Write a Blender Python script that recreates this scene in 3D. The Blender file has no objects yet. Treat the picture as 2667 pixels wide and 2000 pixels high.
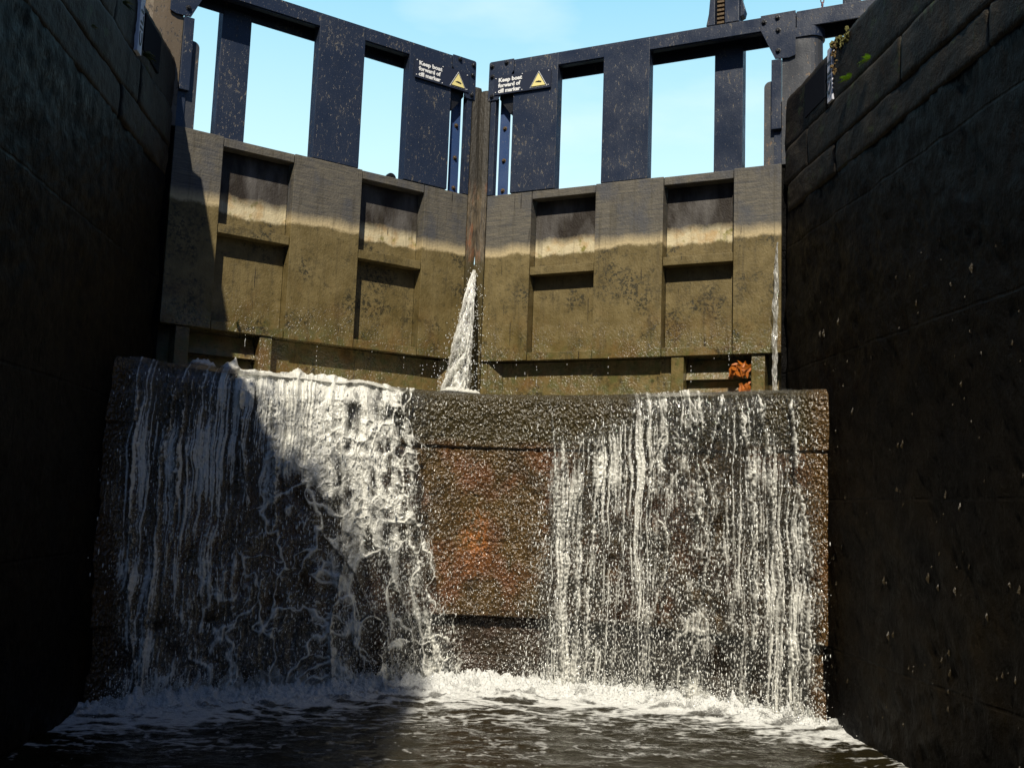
import bpy, bmesh, math, random
import numpy as np
from mathutils import Vector, Matrix, Euler
R = math.radians
random.seed(7); rng = np.random.RandomState(11)
scene = bpy.context.scene
col = scene.collection
# ------------------------------------------------------------------ camera
cd = bpy.data.cameras.new('camera'); cam = bpy.data.objects.new('camera', cd); col.objects.link(cam)
scene.camera = cam
cd.sensor_width = 36.0; cd.lens = 36.0 * 2618.4674 / 2667.0
cd.clip_start = 0.05; cd.clip_end = 3000
YAW, PITCH, ROLL = 0.0766436, 0.1212647, -0.0363560
fwd = Vector((math.sin(YAW)*math.cos(PITCH), math.cos(YAW)*math.cos(PITCH), math.sin(PITCH)))
right0 = Vector((math.cos(YAW), -math.sin(YAW), 0)); up0 = right0.cross(fwd)
cr, sr = math.cos(ROLL), math.sin(ROLL)
camR = cr*right0 - sr*up0
camU = sr*right0 + cr*up0
M = Matrix((camR, camU, -fwd)).transposed().to_4x4(); M.translation = Vector((-0.27953, 0, 1.23892))
cam.matrix_world = M
# ------------------------------------------------------------------ light
SUN = Vector((-0.19, -0.84, 1.0)).normalized()
EL = math.asin(SUN.z); ROT = math.atan2(SUN.x, SUN.y)
w = bpy.data.worlds.new('World'); scene.world = w; w.use_nodes = True
nt = w.node_tree; nt.nodes.clear()
out = nt.nodes.new('ShaderNodeOutputWorld'); bg = nt.nodes.new('ShaderNodeBackground')
sky = nt.nodes.new('ShaderNodeTexSky'); sky.sky_type = 'NISHITA'; sky.sun_disc = False
sky.sun_elevation = EL; sky.sun_rotation = ROT; sky.air_density = 1.0; sky.dust_density = 0.6; sky.ozone_density = 3.0
tc = nt.nodes.new('ShaderNodeTexCoord'); mp = nt.nodes.new('ShaderNodeMapping'); mp.inputs['Scale'].default_value = (2.0, 2.0, 7.0)
nz = nt.nodes.new('ShaderNodeTexNoise'); nz.inputs['Scale'].default_value = 1.6; nz.inputs['Detail'].default_value = 6
rp = nt.nodes.new('ShaderNodeValToRGB'); rp.color_ramp.elements[0].position = .48; rp.color_ramp.elements[1].position = .8
rp.color_ramp.elements[0].color = (0, 0, 0, 1); rp.color_ramp.elements[1].color = (.6, .6, .6, 1)
mx = nt.nodes.new('ShaderNodeMixRGB')
nt.links.new(tc.outputs['Generated'], mp.inputs['Vector']); nt.links.new(mp.outputs['Vector'], nz.inputs['Vector'])
nt.links.new(nz.outputs['Fac'], rp.inputs['Fac']); nt.links.new(rp.outputs['Color'], mx.inputs['Fac'])
# cloud veil added to brighten the low northern sky in view, fading overhead and southward
dt = nt.nodes.new('ShaderNodeVectorMath'); dt.operation = 'DOT_PRODUCT'; dt.inputs[1].default_value = (0.05, 0.93, 0.36)
nt.links.new(tc.outputs['Generated'], dt.inputs[0])
vr = nt.nodes.new('ShaderNodeMapRange'); vr.interpolation_type = 'SMOOTHSTEP'
for k_, q_ in zip(('From Min', 'From Max', 'To Min', 'To Max'), (.72, .90, 0, .96)): vr.inputs[k_].default_value = q_
nt.links.new(dt.outputs['Value'], vr.inputs['Value'])
sp = nt.nodes.new('ShaderNodeSeparateXYZ'); nt.links.new(tc.outputs['Generated'], sp.inputs[0])
vz = nt.nodes.new('ShaderNodeMapRange')
for k_, q_ in zip(('From Min', 'From Max', 'To Min', 'To Max'), (.26, .50, 0, 1)): vz.inputs[k_].default_value = q_
nt.links.new(sp.outputs['Z'], vz.inputs['Value'])
vc = nt.nodes.new('ShaderNodeMixRGB'); vc.inputs['Color1'].default_value = (18.5, 26.0, 27.5, 1); vc.inputs['Color2'].default_value = (7.5, 17.0, 23.0, 1)
nt.links.new(vz.outputs['Result'], vc.inputs['Fac'])
vm = nt.nodes.new('ShaderNodeMixRGB'); nt.links.new(vr.outputs['Result'], vm.inputs['Fac']); tn = nt.nodes.new('ShaderNodeMixRGB'); tn.blend_type = 'MULTIPLY'; tn.inputs['Fac'].default_value = 1; tn.inputs['Color2'].default_value = (.72, .96, 1.3, 1); nt.links.new(sky.outputs['Color'], tn.inputs['Color1']); nt.links.new(tn.outputs['Color'], vm.inputs['Color1']); 
nt.links.new(vc.outputs['Color'], mx.inputs['Color1']); nt.links.new(mx.outputs['Color'], vm.inputs['Color2']); nt.links.new(vm.outputs['Color'], bg.inputs['Color'])
mx.inputs['Color2'].default_value = (24, 27, 28, 1)
bg.inputs['Strength'].default_value = 0.04
nt.links.new(bg.outputs['Background'], out.inputs['Surface'])
sd = bpy.data.lights.new('sun', 'SUN'); so = bpy.data.objects.new('sun', sd); col.objects.link(so)
sd.energy = 5.0; sd.angle = R(0.5); sd.color = (1.0, 0.93, 0.80)
so.rotation_euler = SUN.to_track_quat('Z', 'Y').to_euler()
scene.view_settings.view_transform = 'Standard'; scene.view_settings.look = 'None'
scene.view_settings.exposure = 0.15; scene.view_settings.gamma = 1.0
scene.cycles.max_bounces = 8; scene.cycles.diffuse_bounces = 1; scene.cycles.transparent_max_bounces = 12
scene.cycles.sample_clamp_indirect = 4.0

# ------------------------------------------------------------------ helpers
def obj(name, me, mat=None, parent=None):
    if mat is not None: me.materials.append(mat)
    o = bpy.data.objects.new(name, me); col.objects.link(o)
    if parent is not None: o.parent = parent
    return o
def tag(o, label=None, cat=None, group=None, kind=None):
    if label: o['label'] = label
    if cat: o['category'] = cat
    if group: o['group'] = group
    if kind: o['kind'] = kind
    return o
def empty(name, loc=(0, 0, 0)):
    e = bpy.data.objects.new(name, None); e.location = loc; col.objects.link(e); e.empty_display_size = .1
    bpy.context.view_layer.update()
    return e
def child(name, bm, mat, parent, smooth=False, bevel=0.0):
    """bm in WORLD coordinates; stored relative to the parent's location"""
    if bevel: bmesh.ops.bevel(bm, geom=[e for e in bm.edges], offset=bevel, segments=2, profile=.6, affect='EDGES', clamp_overlap=True)
    bmesh.ops.recalc_face_normals(bm, faces=bm.faces)
    if parent is not None: bmesh.ops.translate(bm, verts=bm.verts, vec=-parent.location)
    me = bpy.data.meshes.new(name); bm.to_mesh(me); bm.free()
    if smooth: me.polygons.foreach_set('use_smooth', [True]*len(me.polygons))
    return obj(name, me, mat, parent)
def box_pts(bm, c):
    v = [bm.verts.new(p) for p in c]
    for f in ((0, 1, 2, 3), (7, 6, 5, 4), (0, 4, 5, 1), (1, 5, 6, 2), (2, 6, 7, 3), (3, 7, 4, 0)): bm.faces.new([v[i] for i in f])
    return v
def box(bm, x0, x1, y0, y1, z0, z1):
    return box_pts(bm, [(x0, y0, z0), (x1, y0, z0), (x1, y1, z0), (x0, y1, z0), (x0, y0, z1), (x1, y0, z1), (x1, y1, z1), (x0, y1, z1)])
def prism(bm, front, back):
    a = [bm.verts.new(p) for p in front]; b = [bm.verts.new(p) for p in back]
    bm.faces.new(a); bm.faces.new(b[::-1])
    n = len(a)
    for i in range(n): bm.faces.new([a[i], b[i], b[(i+1) % n], a[(i+1) % n]])
def grid_mesh(name, P, mat, parent=None, keep=None, attrs=None, smooth=True, wrap=False):
    nu, nv = P.shape[:2]
    loc = np.array(parent.location) if parent is not None else np.zeros(3)
    idx = np.arange(nu*nv).reshape(nu, nv)
    if wrap: idx = np.vstack([idx, idx[:1]])
    q = np.stack([idx[:-1, :-1], idx[1:, :-1], idx[1:, 1:], idx[:-1, 1:]], -1).reshape(-1, 4)
    V = (P.reshape(-1, 3)-loc)
    A = {k: v.reshape(-1) for k, v in (attrs or {}).items()}
    if keep is not None:
        k = keep.reshape(-1); q = q[k[q].any(1)]
        used = np.zeros(len(V), bool); used[q] = True
        re = np.cumsum(used)-1; V = V[used]; q = re[q]; A = {kk: v[used] for kk, v in A.items()}
    me = bpy.data.meshes.new(name)
    me.vertices.add(len(V)); me.vertices.foreach_set('co', V.astype(np.float32).ravel())
    me.loops.add(q.size); me.loops.foreach_set('vertex_index', q.astype(np.int32).ravel())
    me.polygons.add(len(q)); me.polygons.foreach_set('loop_start', (np.arange(len(q))*4).astype(np.int32))
    try: me.polygons.foreach_set('loop_total', np.full(len(q), 4, np.int32))
    except Exception: pass
    me.update(calc_edges=True)
    if smooth: me.polygons.foreach_set('use_smooth', np.ones(len(q), bool))
    for k, v in A.items():
        at = me.attributes.new(k, 'FLOAT', 'POINT'); at.data.foreach_set('value', v.astype(np.float32))
    return obj(name, me, mat, parent)
# numpy noise
_ang = rng.rand(256)*2*np.pi; _perm = rng.permutation(256)
def _h(i, j, s=0): return _perm[(_perm[(_perm[(i+s*37) & 255]+j) & 255]+s*17) & 255]
def pn(x, y, s=0):
    xi = np.floor(x).astype(int); yi = np.floor(y).astype(int); fx = x-xi; fy = y-yi
    u = fx*fx*fx*(fx*(fx*6-15)+10); v = fy*fy*fy*(fy*(fy*6-15)+10)
    def g(a, b, dx, dy):
        t = _ang[_h(a, b, s)]; return np.cos(t)*dx+np.sin(t)*dy
    n0 = g(xi, yi, fx, fy)*(1-u)+g(xi+1, yi, fx-1, fy)*u
    n1 = g(xi, yi+1, fx, fy-1)*(1-u)+g(xi+1, yi+1, fx-1, fy-1)*u
    return (n0*(1-v)+n1*v)*1.5
def fbm(x, y, o=4, s=0):
    r = 0; a = 1; t = 0
    for k in range(o): r = r+a*pn(x*2**k+k*7.3, y*2**k-k*3.1, s+k); t += a; a *= .5
    return r/t
def vor(x, y, s=0):
    xi = np.floor(x).astype(int); yi = np.floor(y).astype(int)
    F1 = np.full(x.shape, 9.); F2 = np.full(x.shape, 9.)
    for a in (-1, 0, 1):
        for b in (-1, 0, 1):
            h = _h(xi+a, yi+b, s); h2 = _h(xi+a+91, yi+b+57, s+3)
            d = np.hypot(xi+a+.1+.8*h/255.-x, yi+b+.1+.8*h2/255.-y)
            m = d < F1; F2 = np.where(m, F1, np.minimum(F2, d)); F1 = np.where(m, d, F1)
    return F1, F2
def sst(a, b, x):
    t = np.clip((x-a)/(b-a), 0, 1); return t*t*(3-2*t)

# ------------------------------------------------------------------ materials
class NB:
    def __init__(s, name):
        s.m = bpy.data.materials.new(name); s.m.use_nodes = True; s.t = s.m.node_tree; s.t.nodes.clear()
        s.out = s.n('ShaderNodeOutputMaterial')
        s.geo = s.n('ShaderNodeNewGeometry'); s.P = s.geo.outputs['Position']
    def n(s, k, **kw):
        x = s.t.nodes.new(k)
        for a, b in kw.items(): setattr(x, a, b)
        return x
    def l(s, a, b): s.t.links.new(a, b)
    def put(s, sock, v):
        if isinstance(v, (int, float)): sock.default_value = v
        elif isinstance(v, tuple): sock.default_value = v if len(v) == 4 or sock.type == 'VECTOR' else (*v, 1)
        else: s.l(v, sock)
    def map(s, sc=(1, 1, 1), rot=(0, 0, 0), loc=(0, 0, 0), src=None):
        m = s.n('ShaderNodeMapping'); s.l(src or s.P, m.inputs['Vector'])
        m.inputs['Scale'].default_value = sc; m.inputs['Rotation'].default_value = rot; m.inputs['Location'].default_value = loc
        return m.outputs['Vector']
    def noise(s, scale, det=4, vec=None, rough=.55, dist=0):
        x = s.n('ShaderNodeTexNoise'); s.l(vec or s.P, x.inputs['Vector'])
        x.inputs['Scale'].default_value = scale; x.inputs['Detail'].default_value = det; x.inputs['Roughness'].default_value = rough; x.inputs['Distortion'].default_value = dist
        return x.outputs['Fac']
    def voro(s, scale, vec=None, feat='F1'):
        x = s.n('ShaderNodeTexVoronoi', feature=feat); s.l(vec or s.P, x.inputs['Vector']); x.inputs['Scale'].default_value = scale
        return x.outputs['Distance']
    def ramp(s, f, *st):
        x = s.n('ShaderNodeValToRGB'); e = x.color_ramp.elements
        while len(e) < len(st): e.new(.5)
        for q, (p, c) in zip(e, st):
            q.position = p; q.color = (c, c, c, 1) if isinstance(c, (int, float)) else (*c, 1)
        s.l(f, x.inputs['Fac']); return x.outputs['Color']
    def mix(s, f, a, b, bl='MIX'):
        x = s.n('ShaderNodeMixRGB', blend_type=bl); s.put(x.inputs['Fac'], f); s.put(x.inputs['Color1'], a); s.put(x.inputs['Color2'], b)
        return x.outputs['Color']
    def math(s, op, a, b=0, c=0, clamp=False):
        x = s.n('ShaderNodeMath', operation=op, use_clamp=clamp); s.put(x.inputs[0], a); s.put(x.inputs[1], b); s.put(x.inputs[2], c)
        return x.outputs[0]
    def z(s):
        x = s.n('ShaderNodeSeparateXYZ'); s.l(s.P, x.inputs[0]); return x.outputs['Z']
    def xyz(s):
        x = s.n('ShaderNodeSeparateXYZ'); s.l(s.P, x.inputs[0]); return x.outputs
    def rng(s, v, a, b, c=0., d=1.):
        x = s.n('ShaderNodeMapRange'); x.clamp = True; s.l(v, x.inputs['Value'])
        for k, q in zip(('From Min', 'From Max', 'To Min', 'To Max'), (a, b, c, d)): x.inputs[k].default_value = q
        return x.outputs['Result']
    def bump(s, h, st=.5, dist=.01, prev=None):
        x = s.n('ShaderNodeBump'); x.inputs['Strength'].default_value = st; x.inputs['Distance'].default_value = dist
        s.l(h, x.inputs['Height'])
        if prev is not None: s.l(prev, x.inputs['Normal'])
        return x.outputs['Normal']
    def bsdf(s, colr, rough=.5, normal=None, spec=.5, metal=0., **kw):
        x = s.n('ShaderNodeBsdfPrincipled'); s.put(x.inputs['Base Color'], colr); s.put(x.inputs['Roughness'], rough)
        s.put(x.inputs['Specular IOR Level'], spec); s.put(x.inputs['Metallic'], metal)
        for k, v in kw.items(): s.put(x.inputs[k.replace('_', ' ')], v)
        if normal is not None: s.l(normal, x.inputs['Normal'])
        return x.outputs['BSDF']
    def done(s, sh): s.l(sh, s.out.inputs['Surface']); return s.m
def attr(b, name):
    a = b.n('ShaderNodeAttribute', attribute_name=name); return a.outputs['Fac']

def m_paint(name, base, chip=.62, worn=(.11, .095, .075), rough=.32):
    b = NB(name)
    big = b.noise(3.0, 5)
    c = b.mix(big, base, tuple(q*1.7+.004 for q in base))
    sp = b.noise(55, 4, b.map((1, 1, .45)), .7)
    area = b.noise(5, 3)
    th = b.math('ADD', sp, b.math('MULTIPLY', b.math('SUBTRACT', area, .5), .35))
    chips = b.rng(th, chip, chip+.05)
    c = b.mix(chips, c, worn)
    fl = b.rng(b.noise(120, 3, b.map((1, 1, .6), loc=(2, 9, 4)), .7), .655, .70)
    c = b.mix(b.math('MULTIPLY', fl, .8), c, (.30, .27, .23))
    h = b.math('ADD', b.math('MULTIPLY', b.noise(90, 4), .55), b.math('MULTIPLY', chips, -.7))
    h = b.math('ADD', h, b.math('MULTIPLY', b.noise(14, 4, b.map((1, 1, .3))), 1.2))
    nrm = b.bump(h, .5, .004)
    return b.done(b.bsdf(c, b.rng(area, .3, .7, rough-.06, rough+.18), nrm, .5))
def m_gate_wood(name, panel=False, shift=0.0):
    b = NB(name)
    z = b.z()
    wob = b.math('MULTIPLY', b.math('SUBTRACT', b.noise(5, 3, b.map((1, 1, .4))), .5), .10)
    wob2 = b.math('MULTIPLY', b.math('SUBTRACT', b.noise(60, 3), .5), .03)
    zz = b.math('ADD', b.math('ADD', z, wob), wob2)
    grain = b.noise(12, 6, b.map((.5, .5, 9)), .6, 1.2)
    mott = b.noise(7, 6, None, .65)
    if panel:
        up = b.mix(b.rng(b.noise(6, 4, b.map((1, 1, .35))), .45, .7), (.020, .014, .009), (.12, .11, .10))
        tan = b.mix(b.rng(b.noise(9, 4, None), .48, .66), (.60, .51, .32), (.50, .35, .17))
        tan = b.mix(b.rng(b.noise(14, 4, b.map(loc=(3, 1, 2))), .58, .7), tan, (.25, .22, .06))
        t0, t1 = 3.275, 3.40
    else:
        up = b.mix(b.rng(grain, .35, .7), (.066, .063, .058), (.170, .148, .108))
        up = b.mix(b.rng(b.noise(4.5, 5, b.map((1, 1, .8), loc=(2, 5, 1))), .50, .66, 0, .55), up, (.050, .058, .078))
        tan = b.mix(grain, (.54, .44, .26), (.44, .34, .18))
        t0, t1 = 3.28, 3.35
    olive = b.mix(b.rng(mott, .35, .7), (.112, .081, .026), (.200, .152, .064))
    olive = b.mix(b.rng(b.noise(22, 5, b.map(loc=(1, 2, 3)), .7), .55, .68, 0, .7), olive, (.045, .037, .016))
    pt = b.math('MULTIPLY', b.rng(b.noise(3.2, 4, b.map(loc=(8, 2, 3)), .6), .50, .60), b.rng(b.noise(38, 5, None, .75), .48, .56))
    olive = b.mix(b.math('MULTIPLY', pt, .85), olive, (.018, .018, .010))
    low = b.rng(z, 2.62, 2.42)
    gr = b.math('MULTIPLY', low, b.rng(b.noise(16, 5), .45, .6))
    olive = b.mix(b.math('MULTIPLY', gr, .6), olive, (.075, .085, .025))
    ru = b.math('MULTIPLY', b.rng(z, 2.9, 2.2), b.rng(b.noise(5, 4, b.map(loc=(7, 1, 4))), .5, .66))
    olive = b.mix(b.math('MULTIPLY', ru, .6), olive, (.16, .075, .02))
    f1 = b.rng(zz, t0-.012, t0+.012); f2 = b.rng(zz, t1-.05, t1+.03)
    c = b.mix(f1, olive, b.mix(f2, tan, up))
    dr = b.rng(b.noise(26, 5, b.map((1, 1, .07), loc=(3, 8, 1)), .7), .52, .66)
    c = b.mix(b.math('MULTIPLY', dr, .40), c, (.045, .036, .018))
    ck = b.rng(b.noise(48, 2, b.map((1, 1, .05), rot=(.05, .04, 0)), .6), .70, .73)
    c = b.mix(b.math('MULTIPLY', ck, .8), c, (.015, .012, .008))
    scr = b.rng(b.noise(70, 3, b.map((1, 1, .12), rot=(.3, .2, .4)), .8), .73, .78)
    c = b.mix(b.math('MULTIPLY', scr, .6), c, (.5, .45, .35))
    wet = b.rng(z, 3.0, 2.4)
    h = b.math('ADD', b.noise(80, 5, b.map((1, 1, .7))), b.math('MULTIPLY', mott, 1.5))
    n1 = b.bump(h, .6, .006)
    n2 = b.bump(b.noise(62, 1.5), 1., .018)
    rough = b.math('SUBTRACT', .62, b.math('MULTIPLY', wet, .38))
    sheen = b.math('MULTIPLY', b.rng(z, 2.75, 2.38), b.rng(b.noise(4, 3), .38, .55))
    return b.done(b.bsdf(c, rough, n1, .35, Coat_Weight=sheen, Coat_Roughness=.24, Coat_Normal=n2))
def m_post():
    b = NB('mitre_timber')
    z = b.z(); g = b.noise(14, 6, b.map((3, 3, .5)), .65, .6)
    c = b.mix(b.rng(g, .35, .65), (.035, .027, .017), (.16, .12, .07))
    c = b.mix(b.rng(b.noise(6, 3, b.map((2, 2, .5))), .55, .68), c, (.26, .10, .04))
    c = b.mix(b.rng(z, 3.75, 3.95), c, b.mix(g, (.012, .012, .010), (.065, .052, .034)))
    c = b.mix(b.rng(z, 3.32, 3.22), c, b.mix(g, (.03, .026, .012), (.12, .09, .035)))
    return b.done(b.bsdf(c, b.rng(z, 3.3, 3.1, .6, .2), b.bump(b.noise(60, 6, b.map((1, 1, .3))), .9, .01)))
def m_stone():
    b = NB('coping_stone_wet')
    n = b.noise(5, 6, None, .65); n2 = b.noise(30, 5)
    c = b.mix(b.rng(n, .3, .7), (.007, .006, .005), (.028, .022, .015))
    c = b.mix(b.rng(b.noise(2.2, 4), .55, .7, 0, .8), c, (.045, .039, .030))
    c = b.mix(b.rng(b.noise(8, 5, b.map(loc=(4, 4, 4))), .6, .7, 0, .7), c, (.035, .05, .02))
    h = b.math('ADD', n, b.math('MULTIPLY', n2, .5))
    return b.done(b.bsdf(c, .62, b.bump(b.noise(120, 3), .5, .004, b.bump(h, .8, .02)), .15))
def m_wall():
    b = NB('wet_chamber_wall')
    z = b.z(); n = b.noise(3, 6, None, .65)
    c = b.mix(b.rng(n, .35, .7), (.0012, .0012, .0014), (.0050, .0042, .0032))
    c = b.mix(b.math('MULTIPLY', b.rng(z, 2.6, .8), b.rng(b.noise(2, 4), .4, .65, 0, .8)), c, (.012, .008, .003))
    br = b.n('ShaderNodeTexBrick'); b.l(b.map((1, 1, 1), rot=(R(90), 0, R(90))), br.inputs['Vector'])
    br.inputs['Scale'].default_value = 1.0; br.inputs['Brick Width'].default_value = .9; br.inputs['Row Height'].default_value = .33; br.inputs['Mortar Size'].default_value = .012; br.inputs['Mortar Smooth'].default_value = .8
    h = b.math('ADD', b.noise(24, 6, b.map((1, 1, .6)), .7), b.math('MULTIPLY', b.noise(7, 4), 1.4))
    h = b.math('SUBTRACT', h, b.math('MULTIPLY', br.outputs['Fac'], .35))
    return b.done(b.bsdf(c, b.rng(b.noise(11, 4), .35, .65, .3, .6), b.bump(h, .9, .03), .07))
def m_cill():
    b = NB('wet_cill_masonry')
    xyz = b.xyz(); z = xyz['Z']; x = xyz['X']
    n = b.noise(5, 6, None, .65)
    c = b.mix(b.rng(n, .3, .7), (.036, .020, .005), (.12, .068, .017))
    c = b.mix(b.rng(b.noise(3, 4, b.map(loc=(5, 5, 1))), .48, .62, 0, .9), c, (.13, .05, .015))
    grn = b.math('MAXIMUM', b.rng(z, 1.62, 1.72), b.rng(b.noise(7, 4, b.map((1, 1, .4))), .6, .7, 0, .8))
    c = b.mix(grn, c, b.mix(n, (.026, .020, .006), (.075, .053, .015)))
    dx = b.math('SUBTRACT', x, .06); dz = b.math('MULTIPLY', b.math('SUBTRACT', z, .98), .6)
    r = b.math('SQRT', b.math('ADD', b.math('MULTIPLY', dx, dx), b.math('MULTIPLY', dz, dz)))
    sp = b.math('SUBTRACT', b.math('ADD', r, b.math('MULTIPLY', b.noise(14, 5, None, .7), .34)), .17)
    c = b.mix(b.math('MULTIPLY', b.rng(sp, .16, .02), b.rng(b.noise(40, 4, b.map((1, 1, .5))), .40, .60, 0, .75)), c, (.40, .13, .02))
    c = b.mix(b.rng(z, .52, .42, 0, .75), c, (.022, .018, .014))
    edge = b.rng(b.math('ABSOLUTE', x), 2.06, 2.14, 0, .7)
    c = b.mix(edge, c, (.10, .05, .012))
    n2 = b.bump(b.noise(70, 1.0, b.map((1, 1, .6)), .5), 1.0, .028)
    n3 = b.bump(b.noise(25, 3), .6, .012, n2)
    return b.done(b.bsdf(c, .32, n3, .5, Coat_Weight=1.0, Coat_Roughness=.17, Coat_IOR=1.4, Coat_Normal=n2))
def m_cascade():
    b = NB('falling_water')
    f = attr(b, 'foam'); wt = attr(b, 'wet')
    n1 = b.bump(b.noise(55, 4, b.map((1, 1, .35)), .65), .8, .012)
    n2 = b.bump(b.noise(180, 2, b.map((1, 1, .6))), .5, .004, n1)
    fine = b.noise(150, 3, b.map((1, 1, .5)), .7)
    ff = b.math('ADD', f, b.math('MULTIPLY', b.math('SUBTRACT', fine, .5), .9), clamp=True)
    ff = b.math('MULTIPLY', ff, b.rng(f, .02, .15))
    foam = b.bsdf(b.mix(b.noise(20, 3), (.90, .88, .80), (.66, .65, .57)), .28, n2, .6)
    gl = b.n('ShaderNodeBsdfGlossy'); gl.inputs['Roughness'].default_value = .07; b.l(n2, gl.inputs['Normal'])
    tr = b.n('ShaderNodeBsdfTransparent'); tr.inputs['Color'].default_value = (.90, .91, .88, 1)
    fr = b.n('ShaderNodeFresnel'); fr.inputs['IOR'].default_value = 1.5; b.l(n2, fr.inputs['Normal'])
    df = b.n('ShaderNodeBsdfDiffuse'); df.inputs['Color'].default_value = (.42, .42, .36, 1); b.l(n2, df.inputs['Normal'])
    m0 = b.n('ShaderNodeMixShader'); m0.inputs['Fac'].default_value = .05; b.l(tr.outputs[0], m0.inputs[1]); b.l(df.outputs[0], m0.inputs[2])
    m1 = b.n('ShaderNodeMixShader'); b.l(b.math('MULTIPLY', fr.outputs[0], 2.6, clamp=True), m1.inputs['Fac']); b.l(m0.outputs[0], m1.inputs[1]); b.l(gl.outputs[0], m1.inputs[2])
    t2 = b.n('ShaderNodeBsdfTransparent')
    m2 = b.n('ShaderNodeMixShader'); b.l(wt, m2.inputs['Fac']); b.l(t2.outputs[0], m2.inputs[1]); b.l(m1.outputs[0], m2.inputs[2])
    m3 = b.n('ShaderNodeMixShader'); b.l(b.math('MULTIPLY', ff, .95), m3.inputs['Fac']); b.l(m2.outputs[0], m3.inputs[1]); b.l(foam, m3.inputs[2])
    return b.done(m3.outputs[0])
def m_pool():
    b = NB('murky_water')
    f = attr(b, 'foam')
    n1 = b.bump(b.noise(9, 4, b.map((1, 1.6, 1))), .35, .03)
    n2 = b.bump(b.noise(60, 3), .35, .006, n1)
    fine = b.noise(110, 4, b.map((1, 1.5, 1)), .75)
    ff = b.math('MULTIPLY', b.math('ADD', f, b.math('MULTIPLY', b.math('SUBTRACT', fine, .5), 1.3), clamp=True), b.rng(f, .03, .2))
    wa = b.bsdf((.015, .012, .005), .06, n2, .5, IOR=1.33)
    fo = b.bsdf(b.mix(fine, (.55, .55, .52), (.82, .82, .78)), .5, b.bump(b.noise(90, 5), 1., .012, n1), .4)
    m = b.n('ShaderNodeMixShader'); b.l(ff, m.inputs['Fac']); b.l(wa, m.inputs[1]); b.l(fo, m.inputs[2])
    return b.done(m.outputs[0])
def m_simple(name, c, rough=.5, metal=0., bumpy=0., var=.3, sc=30, spec=.5):
    b = NB(name); n = b.noise(sc, 4)
    cc = b.mix(n, tuple(q*(1-var) for q in c), tuple(min(1, q*(1+var)) for q in c))
    return b.done(b.bsdf(cc, rough, b.bump(b.noise(sc*3, 4), bumpy, .004) if bumpy else None, spec, metal))
def m_drop():
    b = NB('water_drops')
    return b.done(b.bsdf((.85, .85, .80), .12, None, .8))
def m_brick():
    b = NB('brick'); x = b.n('ShaderNodeTexBrick'); b.l(b.map((1, 1, 1), rot=(R(90), 0, R(90))), x.inputs['Vector'])
    x.inputs['Scale'].default_value = 4.4; x.inputs['Color1'].default_value = (.26, .10, .06, 1); x.inputs['Color2'].default_value = (.17, .07, .045, 1); x.inputs['Mortar'].default_value = (.3, .28, .24, 1)
    return b.done(b.bsdf(x.outputs['Color'], .8, b.bump(x.outputs['Fac'], .5, .01)))

MP = m_paint('black_blue_paint', (.012, .018, .034)); MPB = m_paint('blue_painted_steel', (.020, .045, .12), .80, rough=.4)
MWORN = m_paint('worn_heel_paint', (.035, .037, .042), .60, (.16, .11, .07), .36)
MHEEL = m_paint('weathered_heel_timber', (.085, .062, .038), .60, (.035, .03, .028), .5)
MW = m_gate_wood('weathered_gate_board'); MPAN = m_gate_wood('recessed_gate_panel', True)
MPOST = m_post(); MST = m_stone(); MWALL = m_wall(); MCILL = m_cill(); MCAS = m_cascade(); MPOOL = m_pool(); MDROP = m_drop()
MDARK = m_simple('dark_iron', (.018, .018, .02), .4, .3, .6); MRUST = m_simple('rusty_iron', (.10, .065, .03), .6, .3, .8)
MSIGN = m_simple('sign_panel', (.022, .027, .045), .35, 0, 0, .1); MWHITE = m_simple('white_enamel', (.85, .85, .82), .4, 0, 0, .04)
MYEL = m_simple('yellow_enamel', (.88, .76, .30), .4, 0, 0, .05); MBLK = m_simple('black_enamel', (.012, .012, .012), .4, 0, 0, .1)
MFERN = m_simple('fern_green', (.26, .42, .04), .5, 0, 0, .4, 60); MMOSS = m_simple('moss', (.13, .12, .03), .9, 0, 1, .5, 80)
MDKF = m_simple('dark_fern', (.035, .07, .012), .5, 0, 0, .4, 60)
MLEAF = m_simple('dead_leaf_orange', (.38, .105, .010), .45, 0, .3, .45, 50)
MMARK = m_simple('marker_white', (.62, .63, .70), .5, 0, .6, .2, 40); MGRASS = m_simple('grass', (.06, .10, .03), .9, 0, 1, .4, 6)
MBRICK = m_brick(); MSLATE = m_simple('slate', (.05, .055, .065), .6, 0, .6, .4, 8); MTOW = m_simple('towpath_stone', (.16, .15, .13), .8, 0, .8, .3, 5)

MPLATE = m_simple('dull_dark_plate', (.010, .012, .018), .9, 0, .3, .2, 20, .08)
# ------------------------------------------------------------------ setting
YH, DM, HW = 6.87986, 1.29813, 2.3
GL = math.hypot(HW, DM)
XW = 2.2
def yarc(x): return 6.1+1.2*(1-np.abs(x/2.2)**1.7)
bm = bmesh.new()
for s in (-1, 1):
    a, c = sorted((s*2.95, s*300)); box(bm, a, c, -150, 320, -1.0, 4.20)
bm2 = bmesh.new(); box(bm2, -2.95, 2.95, -16, 9.0, -1.6, -.9)
o = child('ground', bm, MGRASS, None); tag(o, kind='structure')
o = child('lock_floor', bm2, MTOW, None); tag(o, kind='structure')
for s in (-1, 1):
    bm = bmesh.new(); a, c = sorted((s*2.62, s*4.6)); box(bm, a, c, -16, 40, 4.0, 4.235)
    tag(child('towpath', bm, MTOW, None), kind='structure')

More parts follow.
